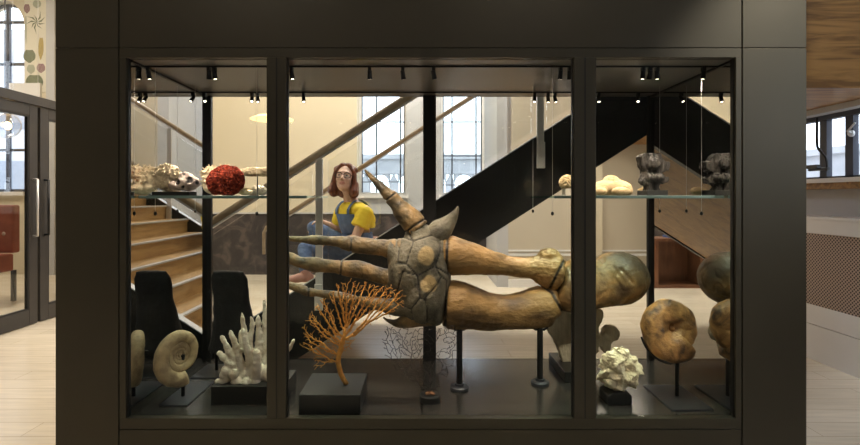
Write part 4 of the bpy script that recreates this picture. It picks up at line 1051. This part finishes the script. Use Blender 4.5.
# ================================================================== the person on the stairs
def person():
    f = V((-.72,-.69,0)).normalized(); l = V((.69,-.72,0)).normalized(); UP = V((0,0,1))
    pel = V((-.56,4.15,1.12)); sc = V((-.59,4.125,1.49)); hc = V((-.656,4.075,1.738))
    t = thing('person', (-.6,4.15,1.02), 'person in yellow tee and blue dungarees with glasses sitting on the stairs looking up', 'person')
    def rings(spec, off=0, n=28):
        sm = catmull([(c.x,c.y,c.z,a,b) for c,a,b in spec], 4); vs = []; m = len(sm)
        for q in sm:
            for k in range(n):
                an = 2*math.pi*k/n
                vs.append(V(q[:3]) + l*((q[3]+off)*math.cos(an)) + f*((q[4]+off)*math.sin(an)))
        fs = [(i*n+k, i*n+(k+1) % n, (i+1)*n+(k+1) % n, (i+1)*n+k) for i in range(m-1) for k in range(n)]
        fs.append(tuple(reversed(range(n)))); fs.append(tuple(range((m-1)*n, m*n)))
        return MB().add(vs, fs)
    torso = [(pel+V((.0,0,-.07)), .13,.11), (pel, .165,.12), (V((-.555,4.15,1.24)), .135,.10), (V((-.56,4.145,1.33)), .138,.10), (V((-.57,4.14,1.41)), .165,.118), (sc, .182,.095), (sc+V((-.008,-.002,.045)), .10,.06), (sc+V((-.012,-.004,.07)), .05,.05)]
    sL, sR = sc+l*.185+V((0,0,-.02)), sc-l*.178+V((0,0,-.02))
    eL, eR = V((-.545,3.93,1.25)), V((-.745,4.34,1.29))
    wL, wR = V((-.70,3.955,1.215)), V((-.925,4.30,1.372))
    hipL, hipR = pel+l*.09+V((0,0,.0)), pel-l*.09
    knL, knR = V((-.975,4.0,1.15)), V((-.965,4.29,1.31))
    anL, anR = V((-.94,3.86,.985)), V((-.90,4.36,.985))
    b = rings(torso)
    nk = sc+V((-.012,-.004,.05))
    b.capsule(nk, .060, hc+V((.01,.015,-.08)), .054)
    def arm_(s, e, w):
        b.capsule(s, .047, e, .038); b.capsule(e, .037, w, .025)
    arm_(sL, eL, wL); arm_(sR, eR, wR)
    b.capsule(hipL, .075, knL, .05); b.capsule(knL, .05, anL, .034); b.capsule(hipR, .075, knR, .05); b.capsule(knR, .05, anR, .034)
    # hands: palm, four fingers of different lengths, thumb from the side
    def hand(w, d, side, nrm):
        d = V(d).normalized(); nrm = V(nrm).normalized(); side = V(side); side = (side-d*side.dot(d)).normalized()
        for k in (-1.5,-.5,.5,1.5):
            b.capsule(w+d*.01+side*k*.011, .016, w+d*.075+side*k*.017, .0125, 10, 3)
        for k, L in ((-1.5,.060),(-.5,.074),(.5,.078),(1.5,.070)):
            p0 = w+d*.075+side*k*.018; p1 = p0+(d*.9-nrm*.25).normalized()*L*.5+side*k*.002; p2 = p1+(d*.55-nrm*.85).normalized()*L*.5
            b.capsule(p0, .0098, p1, .0092, 9, 3); b.capsule(p1, .0092, p2, .0075, 9, 3)
        q0 = w+d*.025+side*.022; q1 = q0+(side*.9+d*.5).normalized()*.036; q2 = q1+(d*.95-nrm*.4+side*.15).normalized()*.032
        b.capsule(q0, .014, q1, .0105, 9, 3); b.capsule(q1, .0105, q2, .008, 9, 3)
    hand(wL, (-.85,.15,-.06), (.1,.95,.1), (0,-.1,1)); hand(wR, (-.62,-.05,-.42), (-.1,-.95,.1), (-.5,0,.8))
    # head: forward is -y before turning
    H = Matrix.Translation(hc) @ Matrix.Rotation(math.radians(-1), 4, 'Z') @ Matrix.Rotation(math.radians(-18), 4, 'X') @ Matrix.Rotation(math.radians(4), 4, 'Y') @ Matrix.Scale(1.07, 4)
    hd = MB()
    hd.ell((0,.012,.03), .074, .092, .088, 32, 20); hd.ell((0,-.022,-.03), .058, .066, .075, 28, 18); hd.ell((0,-.052,-.082), .028, .027, .024)
    hd.ell((.032,-.062,-.022), .026,.02,.022).ell((-.032,-.062,-.022), .026,.02,.022); hd.ell((0,-.068,.035), .05,.02,.02)
    hd.capsule((0,-.086,.012), .009, (0,-.103,-.024), .0125, 12, 4); hd.ell((.011,-.092,-.03), .008,.009,.007).ell((-.011,-.092,-.03), .008,.009,.007)
    hd.ell((0,-.080,-.052), .022,.010,.0065).ell((0,-.078,-.061), .019,.010,.007)
    for s in (1,-1): hd.ell((s*.075,.012,-.008), .011,.02,.03); hd.ell((s*.03,-.072,.008), .015,.012,.011)
    hd.xf(H); b.join(hd)
    M_skin = pm('skin', (.70,.46,.36), (.74,.50,.40), scale=12, rough=.5, attr=[('lip', (.50,.24,.20)), ('eyewhite', (.75,.72,.70)), ('iris', (.05,.035,.03)), ('brow', (.16,.065,.035))])
    M_skin.node_tree.nodes['Principled BSDF'].inputs['Subsurface Weight'].default_value = .12
    M_skin.node_tree.nodes['Principled BSDF'].inputs['Subsurface Radius'].default_value = (.02,.008,.004)
    me = remesh(b, .0048, 3); Hi = H.inverted()
    def loc(fn):
        def g(co, n):
            if (co-hc).length > .17: return 0
            return fn(Hi @ co)
        return g
    cl = lambda x: max(0, min(1, x))
    setattr_f(me, 'lip', loc(lambda p: cl((1.15-math.hypot(p.x/.023, (p.z+.057)/.0125))*4) if p.y < -.06 else 0))
    setattr_f(me, 'eyewhite', loc(lambda p: max(cl((1.1-math.hypot((p.x-s*.031)/.0145, (p.z-.007)/.0075))*4) for s in (1,-1)) if p.y < -.04 else 0))
    setattr_f(me, 'iris', loc(lambda p: max(cl((1.1-math.hypot((p.x-s*.031+.003)/.0075, (p.z-.009)/.0075))*4) for s in (1,-1)) if p.y < -.04 else 0))
    setattr_f(me, 'brow', loc(lambda p: max(cl((1.1-math.hypot((p.x-s*.034)/.019, (p.z-.031+.12*abs(p.x-s*.03))/.004))*3) for s in (1,-1)) if p.y < -.04 else 0))
    obj('body', smooth(me), M_skin, t)
    # hair: a chin length bob, parted in the middle
    hb = MB().ell((0,.038,.044), .086, .092, .086, 32, 20).ell((0,.052,-.04), .088, .055, .10, 28, 18)
    for s in (1,-1):
        hb.capsule((s*.030,-.050,.110), .014, (s*.072,-.035,.055), .017).capsule((s*.074,-.030,.05), .018, (s*.084,-.012,-.05), .025).capsule((s*.084,-.012,-.05), .026, (s*.088,-.02,-.105), .034).capsule((s*.075,.03,-.03), .038, (s*.082,.03,-.10), .042)
        hb.capsule((s*.02,-.02,.118), .022, (s*.07,-.012,.08), .03)
    hb.xf(H); me = remesh(hb, .006, 4)
    displace(me, lambda co, n: .004*noise.noise(V(((Hi@co).x*60,(Hi@co).y*60,(Hi@co).z*8))))
    obj('hair', smooth(me), pm('auburn_hair', (.20,.062,.028), (.085,.026,.013), scale=10, stretch=(6,6,.7), rough=.42, c3=(.17,.047,.02)), t)
    # glasses
    g = MB()
    for s in (1,-1):
        rim = [V((s*.033+.027*math.cos(a)*(1 if abs(math.cos(a)) < .8 else 1.03), -.094+.012*abs(math.cos(a))*(1 if s*math.cos(a) > 0 else .2), .005+.022*math.sin(a))) for a in [2*math.pi*i/20 for i in range(21)]]
        g.tube(rim, .0027, 7, cap=False); g.tube([V((s*.060,-.082,.012)), V((s*.078,-.05,.012)), V((s*.08,.01,.008))], .002, 7)
    g.tube([V((-.007,-.096,.01)), V((0,-.099,.012)), V((.007,-.096,.01))], .002, 7); g.xf(H)
    gl = obj('glasses', g, pm('glasses_black', (.015,.013,.014)), t)
    # t-shirt
    M_tee = pm('yellow_tee', (.90,.70,.045), (.86,.64,.035), scale=9, rough=.8, bump=.5, bscale=18)
    shirt = [(V((-.552,4.147,1.325)), .160,.125), (V((-.562,4.143,1.41)), .178,.135), (sc, .188,.104), (sc+V((-.008,-.002,.042)), .115,.07), (sc+V((-.011,-.003,.056)), .072,.062)]
    ts = rings(shirt, .008)
    for s, e in ((sL,eL),(sR,eR)):
        m = s+(e-s)*.60; ts.tube([s-(e-s).normalized()*.03, s, s+(e-s)*.3, m], [.05,.066,.073,.080], 20)
    me = remesh(ts, .006, 3); displace(me, lambda co, n: .005*noise.noise(V((co.x*22, co.y*22, co.z*14)))+.003*noise.noise(co*40))
    obj('tee_shirt', smooth(me), M_tee, t)
    # jeans part of the dungarees
    M_den = pm('blue_denim', (.075,.125,.25), (.13,.20,.36), scale=14, rough=.85, bump=.4, bscale=60, c3=(.095,.155,.29))
    jb = rings([(pel+V((0,0,-.085)), .13,.115), (pel+V((0,0,-.02)), .172,.128), (V((-.556,4.15,1.22)), .150,.112), (V((-.557,4.148,1.285)), .143,.105)], .008)
    for h, k, a in ((hipL,knL,anL),(hipR,knR,anR)):
        jb.capsule(h, .092, k, .068, 18); e = k+(a-k)*.86; jb.capsule(k, .066, e, .055, 16); jb.tube([k+(a-k)*.7, e, k+(a-k)*.92], [.055,.057,.058], 18)
    me = remesh(jb, .0065, 3); displace(me, lambda co, n: .005*noise.noise(co*18)+.003*noise.noise(co*42))
    jo = obj('dungarees', smooth(me), M_den, t)
    # bib and straps: shells that follow the chest
    def shell(spec, a0, a1, th, mat, name):
        sm = catmull([(c.x,c.y,c.z,a,b2) for c,a,b2 in spec], 5); K = 12; vs = []; m = len(sm)
        for o_ in (.006, .006+th):
            for q in sm:
                for k in range(K+1):
                    an = math.radians(a0+(a1-a0)*k/K); vs.append(V(q[:3])+l*((q[3]+o_)*math.cos(an))+f*((q[4]+o_)*math.sin(an)))
        w = K+1; fs = []; B = m*w
        for i in range(m-1):
            for k in range(K):
                a = i*w+k; fs += [(a, a+1, a+w+1, a+w), (B+a, B+a+w, B+a+w+1, B+a+1)]
        for i in range(m-1): fs += [(i*w, i*w+w, B+i*w+w, B+i*w), (i*w+K, B+i*w+K, B+i*w+w+K, i*w+w+K)]
        for k in range(K): fs += [(k, B+k, B+k+1, k+1), ((m-1)*w+k, (m-1)*w+k+1, B+(m-1)*w+k+1, B+(m-1)*w+k)]
        return obj(name, smooth(MB().add(vs, fs).mesh(name)), mat, jo)
    bib = [(V((-.557,4.148,1.275)), .145,.110), (V((-.557,4.145,1.335)), .166,.134), (V((-.562,4.143,1.41)), .186,.146), (V((-.575,4.137,1.445)), .19,.134)]
    shell(bib, 48, 132, .007, M_den, 'bib')
    for s in (1,-1):
        pts = [V((-.575,4.137,1.44))+l*s*.085+f*.134, V((-.59,4.125,1.49))+l*s*.083+f*.108, sc+l*s*.082+f*.052+UP*.058, sc+l*s*.08+UP*.07-f*.01, sc+l*s*.075-f*.085+UP*.03, V((-.562,4.143,1.41))+l*s*.05-f*.148, V((-.565,4.145,1.29))+l*s*.02-f*.122]
        sm = catmull([tuple(p) for p in pts], 5)
        mb = MB(); n = len(sm); vs = []
        for i, q in enumerate(sm):
            q = V(q); cdir = (q-V((sc.x, sc.y, q.z-.05))).normalized()
            for sx, so in ((-1,0),(1,0),(1,1),(-1,1)): vs.append(q+l*(sx*.017)+cdir*(so*.006))
        fs = [(i*4+k, i*4+(k+1) % 4, i*4+4+(k+1) % 4, i*4+4+k) for i in range(n-1) for k in range(4)]+[(0,1,2,3),((n-1)*4+3,(n-1)*4+2,(n-1)*4+1,(n-1)*4)]
        obj('strap', MB().add(vs, fs), M_den, jo)
    # shoes
    M_shoe = pm('shoe', (.50,.28,.22), (.45,.24,.19), rough=.6)
    for a, d in ((anL, V((-.86,-.5,-.0))), (anR, V((-.95,-.2,0)))):
        d.normalize(); sole = a+V((0,0,-.085))
        s = MB().capsule(sole-d*.035+UP*.034, .034, sole+d*.06+UP*.036, .037).capsule(sole+d*.06+UP*.034, .037, sole+d*.135+UP*.026, .028).capsule(a+V((0,0,-.055)), .04, a+V((0,0,-.005)), .040)
        me = remesh(s, .006, 3)
        for v in me.vertices: v.co.z = max(v.co.z, sole.z)
        obj('shoe', smooth(me), M_shoe, t)
person()
# everything above is drawn round a seat point; enlarge about the camera, keeping its image size farther back, nudged onto a tread
def enlarge_person():
    old = V((-.6,4.15,1.02)); new = V((-.852,5.84,.812)); k = 1.402
    t = [o for o in SC.objects if o.name == 'person'][0]
    def walk(o):
        for ch in o.children:
            ch.data.transform(Matrix.Translation(new) @ Matrix.Scale(k, 4) @ Matrix.Translation(-old)); walk(ch)
            ch.location = -new if ch.parent == t else V((0,0,0))
    walk(t); t.location = new
enlarge_person()
# ================================================================== light and camera
wd = bpy.data.worlds.new('sky'); SC.world = wd; wd.use_nodes = True
bg = wd.node_tree.nodes['Background']; bg.inputs['Color'].default_value = (.77,.86,1,1); bg.inputs['Strength'].default_value = 4.0
def area(name, loc, sx, sy, power, col, rot=(0,0,0), portal=False):
    L = bpy.data.lights.new(name, 'AREA'); L.shape = 'RECTANGLE'; L.size = sx; L.size_y = sy; L.energy = power; L.color = col
    o = bpy.data.objects.new(name, L); COL.objects.link(o); o.location = loc; o.rotation_euler = rot
    if portal: L.cycles.is_portal = True
    return o
R90 = math.pi/2
for nm, h in (('daylight_portal', W1), ('daylight_portal', W2), ('daylight_portal', W3)):
    area(nm, ((h[0]+h[1])/2, YB+.48, (h[2]+h[3])/2), h[1]-h[0], h[3]-h[2], 1, (1,1,1), (-R90,0,0), True)
area('daylight_portal', (XW+.28, 4.4, 2.15), .7, 2.4, 1, (1,1,1), (0,R90,0), True)
WARM = (1,.89,.75)
area('daylight_portal', (XW+.28, -.5, 2.6), 1.6, 2.0, 1, (1,1,1), (0,R90,0), True)
area('ceiling_lamp_and_fill', (-2.6, 7.6, TOP-.02), 1.6, 1.6, 165, WARM)
area('ceiling_lamp_and_fill', (.4, 7.9, TOP-.02), 1.6, .8, 195, (1,.93,.84))
area('ceiling_lamp_and_fill', (3.0, 7.3, 2.54), .7, .7, 15, WARM)
area('ceiling_lamp_and_fill', (1.2, 7.2, TOP-.02), 1.0, 1.0, 105, (1,.92,.82))
area('ceiling_lamp_and_fill', (-8, 6.5, TOP-.02), 2, 2, 220, WARM)
area('ceiling_lamp_and_fill', (-4.3, 3.8, TOP-.02), .6, .6, 120, WARM)
area('ceiling_lamp_and_fill', (3.1, 3.6, TOP-.02), .6, .6, 110, (.86,.92,1))  # added cool fill standing in for daylight on the radiator cover

def fill_spot(loc, aim, power, size, col=WARM):  # unseen spots, added to brighten the surfaces they aim at
    L = bpy.data.lights.new('added_fill_spot', 'SPOT'); L.energy = power; L.color = col; L.spot_size = math.radians(size); L.spot_blend = 1; L.shadow_soft_size = .06
    o = bpy.data.objects.new('added_fill_spot', L); COL.objects.link(o); o.location = loc
    o.rotation_euler = (Vector(aim)-Vector(loc)).to_track_quat('-Z', 'Y').to_euler()
fill_spot((2.9, .9, 4.0), (1.95, 2.56, 2.1), 300, 34, (1,.91,.74))  # added to make the highlight on the right panel
fill_spot((1.2, .6, 5.0), (3.87, 4.9, .9), 230, 42, (.84,.90,1))  # added cool fill for the right wall ledge and base
fill_spot((-2.2, -.4, 5.2), (-1.3, 2.56, 2.6), 75, 75)  # this and the next are added fill for the case front
fill_spot((1.4, -.4, 5.2), (.8, 2.56, 2.6), 75, 75)

cam = bpy.data.cameras.new('camera'); co = bpy.data.objects.new('camera', cam); COL.objects.link(co)
co.location = (0,0,EYE); co.rotation_euler = (R90,0,0)
cam.sensor_width = 36; cam.lens = F/860*36; cam.shift_x = (430-CX)/860; cam.shift_y = -(222.5-CY)/860
cam.clip_start = .05; cam.clip_end = 200
SC.camera = co
def metres(s=UNIT):
    done = set()
    for o in SC.objects:
        o.location = o.location*s
        d = o.data
        for m in o.modifiers:
            if m.type == 'BEVEL': m.width *= s
        if d is None or d.name_full in done: continue
        done.add(d.name_full)
        if o.type == 'MESH': d.transform(Matrix.Scale(s, 4))
        elif o.type == 'LIGHT':
            d.energy *= s*s
            if d.type == 'AREA': d.size *= s; d.size_y *= s
            else: d.shadow_soft_size *= s
metres()
SC.view_settings.view_transform = 'Standard'; SC.view_settings.look = 'None'; SC.view_settings.exposure = 0; SC.view_settings.gamma = 1
SC.cycles.transparent_max_bounces = 40; SC.cycles.max_bounces = 10; SC.cycles.use_denoising = True
SC.cycles.sample_clamp_indirect = 6
